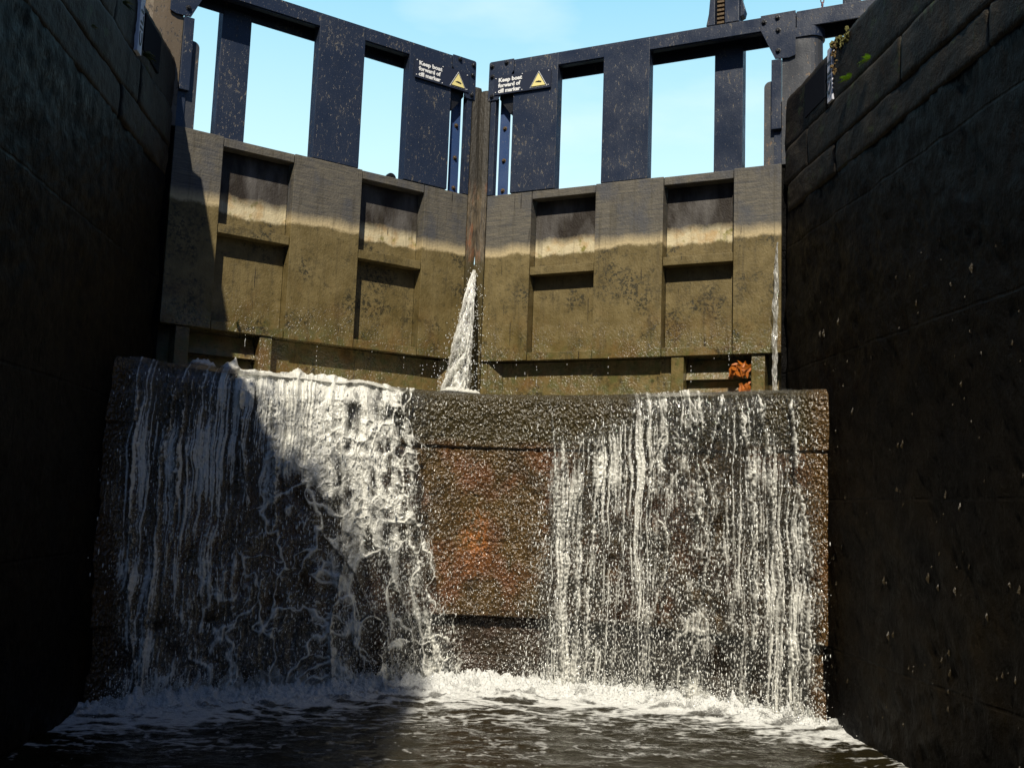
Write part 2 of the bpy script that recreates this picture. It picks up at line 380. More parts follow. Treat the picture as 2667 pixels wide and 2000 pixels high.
def wall_face(name, side, ys, zs, yend, r, prot, amp, seed, mat, parent, crn=.0, x_in=.45):
    """front + rounded end + top of a masonry block; plan path runs along the chamber then curls into the gate recess"""
    x0 = XW-prot; L0 = yend-r-ys[0]
    path = [(x0, y, 1., 0.) for y in ys if y < yend-r]
    n = 14 if r > 0 else 1
    if r > 0:
        for k in range(n+1):
            t = k/n*math.pi/2; path.append((x0+r-r*math.cos(t), yend-r+r*math.sin(t), math.cos(t), math.sin(t)))
        path += [(x0+r+(x_in-r)*k/6, yend, 0., 1.) for k in range(1, 7)]
    else:
        path += [(x0, yend, 1, 0)]
    path = np.array(path)
    # inset at block edges => rounded arrises
    zz = np.array(zs)
    U, Z = np.meshgrid(np.arange(len(path)), zz, indexing='ij')
    px_, py_, nx, ny = [path[:, i][:, None]+0*Z for i in range(4)]
    al = np.concatenate([[0], np.cumsum(np.hypot(np.diff(path[:, 0]), np.diff(path[:, 1])))])[:, None]+0*Z
    d = amp*fbm(al*3.1+seed*9, Z*3.1, 5, seed)+amp*.35*fbm(al*16, Z*16, 3, seed+5)
    ez = np.minimum(Z-zz[0], zz[-1]-Z)
    ey = al
    if crn: d = d - crn*(1-sst(0, 1.6*crn, ez)) - crn*(1-sst(0, 1.6*crn, ey))*(1 if r > 0 or True else 0)
    if crn and r == 0: d = d - crn*(1-sst(0, 1.6*crn, al.max()-al))
    X = px_-nx*d; Y = py_+ny*d
    P = np.stack([side*X, Y, Z], -1)
    # top and bottom returns
    back = P[:, -1:].copy(); back[..., 0] = side*(XW+.75); back[..., 1] = np.minimum(back[..., 1], yend)
    bb = P[:, :1].copy(); bb[..., 0] = side*(XW+.75); bb[..., 1] = np.minimum(bb[..., 1], yend)
    P = np.concatenate([bb, P, back], 1)
    st = P[:1].copy(); st[..., 0] = side*(XW+.75); P = np.concatenate([st, P], 0)
    return grid_mesh(name, P, mat, parent)
def build_wall(side, label):
    root = empty('lock_wall', (side*2.4, 4, 0)); tag(root, label, 'wall', 'lock chamber side walls')
    ys = list(np.arange(-16, 2.5, .4))+list(np.arange(2.5, 7.0, .03))
    zs = list(np.arange(-.9, 3.40, .035))+[3.415]
    wall_face('wall_face', side, ys, zs, 7.0, .14, 0.0, .030, 3+side, MWALL, root, 0.0)
    cs = [(3.418, 3.620, .012), (3.624, 3.892, .016), (3.896, 4.275, .006)]
    for k, (a, c, pr) in enumerate(cs):
        cuts = [[-16, -12.3, -8.9, -5.2, -1.7, 1.9, 4.05, 5.83], [-16, -13, -9.7, -6.5, -3, .2, 2.7, 4.75, 6.13], [-16, -12, -8, -4.5, -1, 1.6, 3.9, 5.62]][k]
        if side > 0: cuts = [q+.17*(k+1) if q > -15 else q for q in cuts]
        cuts = cuts+[7.0+.03*k]
        for j in range(len(cuts)-1):
            y0, y1 = cuts[j]+.006, cuts[j+1]-.006
            last = j == len(cuts)-2
            stp = .025 if y1 > 2.5 else .12
            ys = list(np.arange(y0, y1, stp)); zs = list(np.linspace(a, c, 12))
            wall_face('coping_stone', side, ys, zs, y1, .16 if last else 0, pr+random.uniform(-.008, .008), .016, k*10+j+5+side, MST, root, .006)
    return root
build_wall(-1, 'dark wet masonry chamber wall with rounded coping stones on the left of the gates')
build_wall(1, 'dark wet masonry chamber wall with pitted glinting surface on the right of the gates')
# upstream channel walls and water, tail wall
for s in (-1, 1):
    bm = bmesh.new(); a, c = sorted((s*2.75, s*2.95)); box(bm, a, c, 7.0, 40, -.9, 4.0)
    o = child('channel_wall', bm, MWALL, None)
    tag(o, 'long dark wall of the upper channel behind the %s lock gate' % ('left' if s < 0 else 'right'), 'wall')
# recess fillers behind the rounded quoins (hollow quoin masonry)
bm = bmesh.new(); box(bm, -2.75, 2.75, 8.9, 300, 2.9, 3.12); o = child('upper_canal_water', bm, m_simple('canal_water', (.03, .028, .015), .06, 0, .3, .2, 4), None); tag(o, kind='structure')

# ---- cill wall (curved breast wall the water falls over)
nx_ = 740; nz_ = 560
def cill_surface(x, z):
    off = np.zeros_like(x)
    off = np.where(z > 1.65, -.018, 0.)+.0
    off = off+np.where((z < .455) & (z > .18), .075, 0.)+np.where(z <= .18, .03, 0.)
    joints = np.zeros_like(x)
    for zj, js in ((1.65, 1), (1.30, .25), (.98, .3), (.70, .25), (.455, .8), (.18, .6)): joints = np.maximum(joints, js-js*sst(.003, .012, np.abs(z-zj-.004*pn(x*6, x*0+zj*9, 4))))
    course = np.digitize(z, [.18, .455, .70, .98, 1.30, 1.65])
    ph = (course*0.37) % 1
    bx = np.abs(((x/0.83+ph+.5) % 1)-.5)*.83
    joints = np.maximum(joints, (1-sst(.003, .010, bx))*.35)
    off = off+.012*joints
    lipk = 1-.75*sst(1.9, 2.05, z)
    off = off+lipk*(.018*fbm(x*4, z*4, 5, 2)+.008*fbm(x*30, z*14, 3, 5)+.005*pn(x*45, z*26, 9))
    # worn rounded lip
    off = off+.05*(1-np.sqrt(np.clip(1-sst(1.97, 2.05, z)**2, 0, 1)))
    return yarc(x)+off
xs = np.linspace(-2.24, 2.185, nx_); zs = np.concatenate([np.linspace(-.6, 0, 12)[:-1], np.linspace(0, 2.05, nz_)])
X, Z = np.meshgrid(xs, zs, indexing='ij'); Y = cill_surface(X, Z)
top = np.stack([X[:, -1:].repeat(20, 1), Y[:, -1:]+np.linspace(.01, 3.0, 20)[None, :], 2.045+.004*fbm(X[:, -1:].repeat(20, 1)*5, Y[:, -1:]+np.linspace(0, 3, 20)[None, :]*5, 3, 8)], -1)
P = np.concatenate([np.stack([X, Y, Z], -1), top], 1)
eR = P[-1:].copy(); eR[:, :, 1] += .9; P = np.concatenate([P, eR], 0)

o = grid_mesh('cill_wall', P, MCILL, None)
tag(o, 'curved wet brown masonry cill wall below the gates, water pouring over it', 'cill wall')

# ------------------------------------------------------------------ gates
def G(side, s, off, z):
    return (side*s*HW/GL+side*off*DM/GL, YH+DM-s*DM/GL+off*HW/GL, z)
def gbox(side, s0, s1, z0, z1, f=0., b=.16, bm=None):
    bm = bm or bmesh.new()
    box_pts(bm, [G(side, s0, f, z0), G(side, s1, f, z0), G(side, s1, b, z0), G(side, s0, b, z0), G(side, s0, f, z1), G(side, s1, f, z1), G(side, s1, b, z1), G(side, s0, b, z1)])
    return bm
def gpoly(side, pts, f, b, bm=None):
    bm = bm or bmesh.new()
    prism(bm, [G(side, s, f, z) for s, z in pts], [G(side, s, b, z) for s, z in pts]); return bm
def bolt(side, s, z, off, parent, mat=None, r=.014):
    bm = bmesh.new(); c = Vector(G(side, s, off, z)); n = Vector((side*DM/GL, HW/GL, 0))*-1
    rings = []
    for rr, h in ((r*1.5, 0), (r*1.5, .004), (r, .005), (r, .014), (r*.7, .018)):
        ring = []
        for k in range(8):
            t = k*math.pi/4; ring.append(bm.verts.new(c+n*h+Vector((side*HW/GL, -DM/GL, 0))*rr*math.cos(t)+Vector((0, 0, 1))*rr*math.sin(t)))
        rings.append(ring)
    for a, b in zip(rings, rings[1:]):
        for k in range(8): bm.faces.new([a[k], a[(k+1) % 8], b[(k+1) % 8], b[k]])
    bm.faces.new(rings[-1])
    return child('bolt', bm, mat or MDARK, parent)
def lock_gate(side, label):
    root = empty('lock_gate', G(side, 2.6, .2, 1.8)); tag(root, label, 'lock gate', 'mitre lock gates')
    def p(name, bm, mat, bev=.004): return child(name, bm, mat, root, False, bev)
    # lower boarded leaf
    p('board', gbox(side, .096, .500, 2.405, 3.795, -.004), MW); p('board', gbox(side, 1.058, 1.610, 2.40, 3.80, -.006), MW)
    p('board', gbox(side, 2.153, 2.50, 2.402, 3.803, -.006), MW)
    for a, b in ((.505, 1.052), (1.615, 2.147)):
        p('rail', gbox(side, a, b, 3.733, 3.797, .001), MW); p('rail', gbox(side, a, b, 3.100, 3.166, .001), MW)
        p('rail', gbox(side, a, b, 2.402, 2.466, .001), MW)
        p('panel', gbox(side, a, b, 3.168, 3.730, .100, .16), MPAN, 0); p('panel', gbox(side, a, b, 2.468, 3.098, .096, .16), MW, 0)
    # framing under the boards, running down behind the cill
    p('frame_post', gbox(side, .092, .15, 1.85, 2.398, .014), MW); p('frame_post', gbox(side, 1.69, 1.785, 1.85, 2.398, .012), MW)
    p('frame_post', gbox(side, 2.288, 2.385, 1.85, 2.398, .012), MW)
    bm = gpoly(side, [(.153, 1.85), (.153, 2.395), (.158, 2.395), (.158, 1.85)], .016, .05)
    prism(bm, [G(side, .158, .016, 1.85), G(side, .158, .016, 2.397), G(side, .25, .096, 2.397), G(side, .25, .096, 1.85)], [G(side, .158, .15, 1.85), G(side, .158, .15, 2.397), G(side, .25, .15, 2.397), G(side, .25, .15, 1.85)])
    p('panel', gbox(side, .252, 1.688, 1.85, 2.396, .098, .15), MW, 0); p('frame_post', bm, MW, 0)
    bm = bmesh.new()
    for z1, z0 in ((2.385, 2.23), (2.222, 2.06), (2.05, 1.88)):
        prism(bm, [G(side, 1.788, .075, z0), G(side, 1.788, .15, z1), G(side, 1.788, .26, z1), G(side, 1.788, .26, z0)], [G(side, 2.285, .075, z0), G(side, 2.285, .15, z1), G(side, 2.285, .26, z1), G(side, 2.285, .26, z0)])
    p('rail', bm, MW, 0)
    p('backing', gbox(side, 1.70, 2.64, 1.85, 2.6, .27, .32), MW, 0)
    p('backing', gbox(side, .10, 2.6, 1.85, 2.41, .17, .2), MW, 0)
    # mitre post (timber), with a worn leaking edge
    prof = [(1.85, 0.000), (3.19, .001), (3.225, .010), (3.27, .008), (3.34, .003), (3.36, .0), (3.5, .0), (3.53, .002), (3.70, .0025), (3.78, .0005), (4.3, .0), (4.70, -.0005), (4.74, .012)]
    if side > 0: prof[-1] = (4.715, .015); prof[-2] = (4.68, 0)
    bm = bmesh.new(); V = []
    for z, e in prof:
        ww = .09+(.004 if z < 3.8 else 0)
        V.append([bm.verts.new(G(side, s, o_, z)) for s, o_ in ((e+.001, -.012+.006*math.sin(z*5+side)), (ww*.5, -.018), (ww-.003, -.010), (ww-.003, .15), (e+.02, .15), (e+.001, .07))])
    for a, b in zip(V, V[1:]):
        for k in range(6): bm.faces.new([a[k], a[(k+1) % 6], b[(k+1) % 6], b[k]])
    bm.faces.new(V[-1]); bm.faces.new(V[0][::-1])
    p('mitre_post', bm, MPOST, 0)
    # upper open framing
    p('upright', gbox(side, 1.957, 2.177, 3.806, 4.848, .16, .27), MP)
    p('upright', gbox(side, 1.095, 1.478, 3.804, 4.945, -.004, .10), MP); p('upright', gbox(side, .300, .698, 3.804, 4.945, -.004, .10), MP)
    p('upright', gbox(side, .094, .142, 3.80, 4.66, -.006, .06), MP)
    st = p('steel_strip', gbox(side, .144, .235, 3.80, 4.72, .085, .10), MPB)
    for z in (4.40, 4.12, 3.86): bolt(side, .19+.004*side, z, .085, root, MRUST, .013)
    p('top_rail', gbox(side, .07, 2.60, 4.852, 4.960, .0, .012), MP, .003)
    bm = gbox(side, .10, 5.2, 4.93, 4.957, .0125, .18); gbox(side, .10, 5.2, 4.80, 4.93, .166, .18, bm); gbox(side, .12, 2.4, 4.845, 4.856, .0125, .06, bm)
    p('top_rail', bm, MP, 0)
    p('balance_beam', gbox(side, 2.605, 5.3, 4.835, 4.962, .0, .012), MP, .003)
    p('balance_beam', gbox(side, 3.1, 5.6, 4.62, 4.83, .02, .26), MP, .01)
    # brackets
    rc = [(.072, 4.945), (.076, 4.957), (.088, 4.963)]
    p('bracket_plate', gpoly(side, [(.300, 4.963), (.300, 4.86), (.16, 4.62), (.07, 4.62)]+rc, -.016, -.006), MP, .002)
    p('bracket_plate', gpoly(side, [(.298, 4.84), (.298, 4.54), (.265, 4.50), (.16, 4.64), (.16, 4.84)], .03, .075), MDARK, 0)
    for s, z in ((.235, 4.935), (.10, 4.92), (.105, 4.83), (.108, 4.655)): bolt(side, s, z, -.016, root)
    p('bracket_plate', gpoly(side, [(2.345, 4.965), (2.345, 4.85), (2.452, 4.612), (2.555, 4.605), (2.60, 4.62), (2.60, 4.966)], -.016, -.004), MP, .002)
    for s, z in ((2.37, 4.91), (2.47, 4.93), (2.475, 4.83), (2.475, 4.67)): bolt(side, s, z, -.016, root)
    p('strap', gbox(side, 2.425, 2.497, 4.07, 4.608, -.012, .02), MP)
    arc = [(2.41+.045-.045*math.cos(t)-.045, 4.415+.045*math.sin(t)) for t in np.linspace(0, math.pi/2, 6)]
    p('upright', gpoly(side, [(2.365, 3.806)]+arc+[(2.44, 4.46), (2.44, 3.806)], .03, .12), MWORN, 0)
    p('upright', gpoly(side, [(2.442, 3.806), (2.442, 4.22), (2.46, 4.27), (2.50, 4.29), (2.56, 4.29), (2.56, 3.806)], .02, .10), MP, 0)
    # heel post : flat front then half round
    pts = [(2.500, .004), (2.62, .004)]+[(2.68+.10*math.sin(t), .104-.10*math.cos(t)) for t in np.linspace(.3, math.pi, 12)]+[(2.5, .204)]
    hm = MHEEL if side < 0 else MWORN
    bm = bmesh.new(); prism(bm, [G(side, s, o_, 3.80) for s, o_ in pts], [G(side, s, o_, 4.80) for s, o_ in pts]); h = p('heel_post', bm, hm, 0)
    bm = bmesh.new(); prism(bm, [G(side, s, o_+.02, 1.6) for s, o_ in pts], [G(side, s, o_+.02, 3.798) for s, o_ in pts]); p('heel_post', bm, MWALL, 0)  # lower post takes the dark wall colour to stand in for the wall shadow
    pts = [(2.500, -.006), (2.62, -.006)]+[(2.68+.115*math.sin(t), .104-.115*math.cos(t)) for t in np.linspace(.3, math.pi, 12)]+[(2.5, .22)]
    bm = bmesh.new(); prism(bm, [G(side, s, o_, 4.76) for s, o_ in pts], [G(side, s, o_, 4.834) for s, o_ in pts]); p('collar', bm, MP, 0)
    return root
lock_gate(-1, 'left lock gate leaf with dark blue-black uprights and shadowed hinge side boards')
lock_gate(1, 'right lock gate leaf with toothed paddle rack standing above its top rail')
# lifting eye on the left leaf
bm = bmesh.new()
for k in range(12):
    t0, t1 = math.pi*k/12-.1, math.pi*(k+1)/12+.0
    for (ra, rb) in ((.016, .042),):
        q = [(.79+rr*math.cos(t), 3.80+rr*math.sin(t)) for rr, t in ((ra, t0), (rb, t0), (rb, t1), (ra, t1))]
        gpoly(-1, q, .03, .06, bm)
e = child('lifting_eye', bm, MDARK, None); tag(e, 'small dark iron ring on the top edge of the left gate panels', 'ring')
# signs
def textmesh(txt, size, bold=.0012):
    cu = bpy.data.curves.new('t', 'FONT'); cu.body = txt; cu.size = size; cu.extrude = .0015; cu.offset = bold; cu.resolution_u = 3
    o = bpy.data.objects.new('t', cu); col.objects.link(o); bpy.context.view_layer.update()
    me = bpy.data.meshes.new_from_object(o); bpy.data.objects.remove(o); return me
def place_text(txt, size, parent, origin, ex, ez, mat, name='lettering', bold=.0012, width=None):
    me = textmesh(txt, size, bold)
    n = ex.cross(ez)
    xs_ = [v.co.x for v in me.vertices]; k = 1.0
    if width: k = width/(max(xs_)-min(xs_))
    for v in me.vertices: v.co = origin+ex*(v.co.x*k)+ez*v.co.y+n*v.co.z-parent.location
    return obj(name, me, mat, parent)
def sign(side, sa, sb, z0, z1, ds, label):
    # sa = image-left edge s, sb = image-right edge s
    A = Vector(G(side, sa, -.024, z0)); B = Vector(G(side, sb, -.024, z0)); ex = (B-A).normalized(); ez = Vector((0, 0, 1)); W_ = (B-A).length
    n = ex.cross(ez)
    root = empty('warning_sign', G(side, (sa+sb)/2, -.02, z0)); tag(root, label, 'sign', 'warning signs on the gates')
    bm = bmesh.new(); H_ = z1-z0
    F = lambda u, v, d: A+ex*u+ez*v+n*d
    box_pts(bm, [F(0, 0, 0), F(W_, 0, 0), F(W_, 0, -.006), F(0, 0, -.006), F(0, H_, 0), F(W_, H_, 0), F(W_, H_, -.006), F(0, H_, -.006)])
    child('panel', bm, MSIGN, root)
    tx = .03 if side < 0 else .035
    for i, (t, wd) in enumerate((('Keep boat', .215), ('forward of', .205), ('cill marker', .205))):
        place_text(t, .047, root, F(tx+.004, H_-.054-i*.047, .0015), ex, ez, MWHITE, width=wd, bold=.0018)
    cx, cz, r = W_*.79, .017, .074
    def tri(k, d, mat, name):
        bm = bmesh.new(); hh = r*1.75
        pts = [(-r*k, (1-k)*hh*.33), (r*k, (1-k)*hh*.33), (0, hh*(.33+.67*k))]
        prism(bm, [F(cx+a, cz+b, d) for a, b in pts], [F(cx+a, cz+b, d-.0015) for a, b in pts]); child(name, bm, mat, root)
    tri(1.06, .0025, MWHITE, 'triangle'); tri(.98, .0045, MBLK, 'triangle'); tri(.84, .0065, MYEL, 'triangle')
    bm = bmesh.new()
    pts = [(-.030, .040), (.026, .032), (.030, .040), (.020, .043), (.018, .048), (.008, .045), (.004, .051), (-.006, .046), (-.012, .050), (-.018, .045)]
    prism(bm, [F(cx+a, cz+b, .0085) for a, b in pts], [F(cx+a, cz+b, .007) for a, b in pts]); child('boat_symbol', bm, MBLK, root)
    for u, v in ((.015, H_-.02), (.015, .02), (W_*.50, H_-.012), (W_*.50, .012), (W_-.02, H_-.02), (W_-.02, .02)):
        bm = bmesh.new(); c = F(u, v, .002); bmesh.ops.create_icosphere(bm, subdivisions=1, radius=.0055, matrix=Matrix.Translation(c)); child('screw', bm, MWHITE, root)
sign(-1, .655, .142, 4.667, 4.832, 1, 'dark rectangular boat warning sign on the left gate, next to the mitre')
sign(1, .130, .645, 4.660, 4.822, 1, 'dark rectangular boat warning sign on the right gate, next to the mitre')
# paddle gear on the right leaf
root = empty('paddle_gear', G(1, 2.07, .1, 4.965)); tag(root, 'tall dark paddle gear post with brown toothed rack on top of the right gate', 'paddle gear')
child('post', gbox(1, 2.068, 2.178, 4.966, 6.2, .0, .16), MP, root, False, .006)
child('post', gpoly(1, [(1.925, 4.966), (1.945, 5.06), (1.955, 5.2), (1.955, 6.2), (1.992, 6.2), (1.992, 4.966)], .0, .16), MP, root, False, .004)
child('back_plate', gbox(1, 1.993, 2.067, 4.966, 6.2, .10, .15), MDARK, root)
bm = gbox(1, 2.002, 2.058, 4.975, 6.25, .055, .099)
for k in range(36): gbox(1, 2.003, 2.057, 4.985+k*.034, 4.985+k*.034+.017, .028, .056, bm)
child('rack', bm, MRUST, root)
child('cam_lug', gpoly(1, [(2.179, 5.02), (2.205, 5.03), (2.215, 5.07), (2.19, 5.16), (2.179, 5.2)], .04, .12), MP, root, False, .003)
# handle bracket and chain on the balance beam
root = empty('beam_bracket', G(1, 2.99, .06, 4.963)); tag(root, 'squat dark bracket standing on the right balance beam', 'bracket')
child('bracket_block', gbox(1, 2.93, 3.05, 4.964, 5.35, .02, .12), MP, root, False, .006)
child('arm', gbox(1, 2.74, 2.935, 5.26, 5.30, .05, .09), MDARK, root, False, .004)
bm = bmesh.new(); z = 5.24; k = 0
while z > 4.985:
    c = Vector(G(1, 2.78, .07, z)); ang = 0 if k % 2 else math.pi/2
    N, m_ = 12, 6; rings = []
    for i in range(N):
        t = 2*math.pi*i/N; d = Vector((math.cos(t)*.012, 0, math.sin(t)*.024)); rr = []
        for j in range(m_):
            q = 2*math.pi*j/m_; pnt = d+Vector((math.cos(t)*math.cos(q), math.sin(q), math.sin(t)*math.cos(q)))*.0045
            rr.append(bm.verts.new(c+Matrix.Rotation(ang, 3, 'Z') @ pnt))
        rings.append(rr)
    for i in range(N):
        a, b = rings[i], rings[(i+1) % N]
        for j in range(m_): bm.faces.new([a[j], a[(j+1) % m_], b[(j+1) % m_], b[j]])
    z -= .038; k += 1
tag(child('chain', bm, m_simple('pink_rust_chain', (.22, .12, .13), .5, .5, .5), None), 'thin hanging rusty chain above the right balance beam', 'chain')

# cill markers painted boards on the coping
def marker(side, y0, y1, label):
    root = empty('cill_marker', (side*2.17, (y0+y1)/2, 3.92)); tag(root, label, 'cill marker', 'cill marker boards')
    xf = 2.2-.022
    bm = bmesh.new(); a, b = sorted((side*xf, side*(xf+.04))); box(bm, a, b, y0, y1, 3.91, 4.275)
    child('board', bm, MMARK, root, False, .003)
    ez = Vector((0, 1 if side < 0 else -1, 0))*-1; ex = Vector((0, 0, 1))
    if side > 0: ez = Vector((0, 1, 0)); ex = Vector((0, 0, 1))
    else: ez = Vector((0, -1, 0)); ex = Vector((0, 0, 1))
    n = ex.cross(ez)
    o_ = Vector((side*(xf-.0015), y0+.018 if side > 0 else y1-.018, 3.95))
    if n.x*side > 0:  # letters must face the chamber
        ex = -ex; o_.z = 4.24
    place_text('CILL', .075, root, o_, ex, ez, MDARK, bold=.0, width=.27)
    bm = bmesh.new(); a, b = sorted((side*(2.2-.014), side*(2.22))); box(bm, a, b, y1+.06, y1+.42, 3.98, 4.22)
    child('dark_plate', bm, MPLATE, root, False, .003)
marker(-1, 6.00, 6.085, 'narrow white painted marker board on the left coping stones')
marker(1, 6.015, 6.095, 'narrow white painted marker board on the right coping stones')

# ------------------------------------------------------------------ ferns, moss, leaves
def fern(loc, nrm, size, n, mat, label, name='fern', cat='fern'):
    bm = bmesh.new(); nrm = Vector(nrm)
    for k in range(n):
        d = (nrm*random.uniform(.4, 1.0)+Vector((0, random.uniform(-1, 1), random.uniform(-.5, .9)))).normalized()
        L = size*random.uniform(.6, 1.1); sidev = d.cross(Vector((0, 0, 1))).normalized(); upv = sidev.cross(d)
        prev = None
        for i in range(9):
            t = i/8; c = d*L*t+Vector((0, 0, -1))*L*.5*t*t
            ww = size*.24*math.sin(math.pi*min(1, t*.9+.1))
            for sg in (-1, 1):
                a = c; tip = c+sidev*sg*ww+d*L*.06+upv*random.uniform(-.1, .1)*ww
                b = c+d*L*.07
                v = [bm.verts.new(Vector(loc)+q) for q in (a, a+sidev*sg*ww*.6-d*L*.02, tip, b)]
                bm.faces.new(v)
    o = child(name, bm, mat, None); tag(o, label, cat, 'small plants on the lock walls'); return o
fern((2.16, 5.70, 3.905), (-1, 0, .3), .08, 14, MFERN, 'bright green fern tuft in the right wall joint, the nearer to the white marker')
fern((2.16, 5.42, 3.905), (-1, 0, .3), .07, 12, MFERN, 'bright green fern tuft in the right wall joint, farther up to the right')
fern((-2.15, 6.03, 3.89), (1, 0, .2), .09, 12, MDKF, 'dark green fern tuft under the left white marker board')
fern((-2.15, 5.6, 4.0), (1, 0, .2), .07, 10, MDKF, 'dark green weed tuft high on the left coping stones')
fern((-2.15, 5.15, 3.64), (1, 0, .2), .05, 8, MDKF, 'small dark weed in the lower joint of the left coping')
fern(tuple(Vector(G(-1, 1.96, 0, 2.47))), (.3, -1, .2), .05, 9, MDKF, 'dark green weed on the bottom rail of the left gate')
fern(tuple(Vector(G(-1, 1.02, 0.02, 2.47))), (.3, -1, .2), .035, 8, MDKF, 'tiny green weed at the foot of the left gate inner recess')
def clump(name, pts, r, mat, label, cat):
    bm = bmesh.new()
    for p_ in pts:
        m_ = Matrix.Translation(p_) @ Euler((random.random()*3, random.random()*3, random.random()*3)).to_matrix().to_4x4() @ Matrix.Diagonal((1, random.uniform(.5, .9), random.uniform(.3, .6), 1))
        bmesh.ops.create_icosphere(bm, subdivisions=2, radius=r*random.uniform(.5, 1.1), matrix=m_)
    for v in bm.verts: v.co += Vector((random.uniform(-1, 1), random.uniform(-1, 1), random.uniform(-1, 1)))*r*.22
    o = child(name, bm, mat, None); tag(o, label, cat); return o
clump('moss', [Vector((2.2+random.uniform(-.03, .03), 5.88+random.uniform(-.10, .12), 4.27+random.uniform(-.06, .01)-0)) for _ in range(50)], .022, MMOSS, 'brown and yellow moss on the rim of the right coping beside the white marker', 'moss')
clump('moss', [Vector((2.165+random.uniform(-.01, .01), 5.95+random.uniform(-.02, .02), 4.27-random.random()*.22)) for _ in range(20)], .014, m_simple('brown_moss', (.14, .09, .03), .9, 0, 1, .4, 80), 'thin brown moss strip hanging just beside the right white marker', 'moss')
def leafpile(s0, s1, z0, z1, n, label):
    bm = bmesh.new()
    for _ in range(n):
        s = random.uniform(s0, s1); z = random.uniform(z0, z1)
        c = Vector(G(1, s, random.uniform(.01, .07), z)); L = random.uniform(.02, .05); wd = random.uniform(.008, .018)
        E_ = Euler((random.uniform(-.6, .6), random.uniform(0, 3.1), random.uniform(-.6, .6))).to_matrix()
        ring = [(-L, 0, 0), (-L*.4, random.uniform(-.006, .006), wd), (L*.5, random.uniform(-.006, .006), wd*.8), (L, 0, 0), (L*.4, random.uniform(-.006, .006), -wd), (-L*.5, 0, -wd)]
        a = [c+E_ @ Vector(q) for q in ring]; nn = E_ @ Vector((0, .002, 0))
        prism(bm, a, [q+nn for q in a])
    o = child('leaf_clump', bm, MLEAF, None); tag(o, label, 'dead leaves', 'orange leaf clumps caught in the right gate')
leafpile(2.13, 2.27, 2.255, 2.335, 42, 'upper orange clump of dead leaves in the lower right gate frame')
leafpile(2.21, 2.28, 2.10, 2.19, 20, 'lower orange clump of dead leaves in the right gate frame, just over the cill')

# ------------------------------------------------------------------ lockside brick hut added out of view, profile shaped to shade the left of the lock
root = empty('shade_hut', (-4, 0, 4.25)); tag(root, 'brick hut with slate roof added out of view to shade the left of the lock', 'hut')
def yz(pts, x0, x1):
    bm = bmesh.new(); prism(bm, [(x0, y, z) for y, z in pts], [(x1, y, z) for y, z in pts]); return bm
SHADE_PROFILE = [(5.95, 4.2), (5.95, 4.66), (4.4, 4.92), (4.1, 5.0), (-1.9, 10.0), (-7.2, 6.0), (-7.2, 4.2)]
child('wall', yz(SHADE_PROFILE, -6.0, -2.26), MBRICK, root)
child('roof', yz([(4.15, 4.97), (-1.9, 10.02), (-7.4, 5.8), (-7.4, 5.92), (-1.9, 10.14), (4.2, 5.06)], -6.2, -2.22), MSLATE, root)
child('lean_to_roof', yz([(6.0, 4.662), (4.15, 4.98), (4.15, 5.03), (6.0, 4.71)], -6.1, -2.23), MSLATE, root)
bm = bmesh.new(); box(bm, -2.257, -2.225, -3.2, -2.2, 4.24, 6.2); child('door', bm, MP, root)

# tree added out of view over the hut roof to soften the shade edge
root = empty('shade_tree', (-3.4, 1.5, 4.2)); tag(root, 'leafy tree added over the unseen hut roof to soften the edge of its shade', 'shade_tree')
n_ = 9000
t_ = rng.rand(n_); ly = 4.0+(-2.4-4.0)*t_; lz = 5.0+(10.7-5.0)*t_
dd_ = np.abs(rng.randn(n_))*(.16+.30*t_)-.10
C = np.stack([-2.70+.40*rng.randn(n_).clip(-1.4, 1.0), ly+dd_*.6, lz+dd_*.8], -1)
a_ = rng.randn(n_, 3); a_ /= np.linalg.norm(a_, axis=1)[:, None]; b_ = np.cross(a_, rng.randn(n_, 3)); b_ /= np.linalg.norm(b_, axis=1)[:, None]
sz = rng.uniform(.025, .05, n_)[:, None]
V_ = np.stack([C-a_*sz, C+b_*sz*.5, C+a_*sz, C-b_*sz*.5], 1).reshape(-1, 2, 2, 3)
me = bpy.data.meshes.new('crown'); V4 = np.stack([C-a_*sz, C+b_*sz*.5, C+a_*sz, C-b_*sz*.5], 1).reshape(-1, 3)-np.array(root.location)
me.vertices.add(len(V4)); me.vertices.foreach_set('co', V4.astype(np.float32).ravel()); me.loops.add(len(V4)); me.loops.foreach_set('vertex_index', np.arange(len(V4), dtype=np.int32))
me.polygons.add(n_); me.polygons.foreach_set('loop_start', (np.arange(n_)*4).astype(np.int32)); me.update(calc_edges=True)
obj('crown', me, MFERN, root)
bm = bmesh.new()
def limb(pts, rads):
    R_ = []
    for p_, r_ in zip(pts, rads): R_.append([bm.verts.new((p_[0]+r_*math.cos(k*math.pi/4), p_[1]+r_*math.sin(k*math.pi/4), p_[2])) for k in range(8)])
    for u_, v_ in zip(R_, R_[1:]):
        for k in range(8): bm.faces.new([u_[k], u_[(k+1) % 8], v_[(k+1) % 8], v_[k]])
limb([(-6.4, 1.2, 4.1), (-6.35, 1.2, 6.5), (-6.3, 1.0, 9.2), (-5.2, .4, 10.2), (-3.4, -.8, 10.4)], [.2, .17, .13, .09, .03])
limb([(-6.3, 1.1, 8.2), (-5.0, 1.7, 8.9), (-3.2, 2.2, 7.6)], [.1, .07, .02])
child('trunk', bm, MTOW, root)

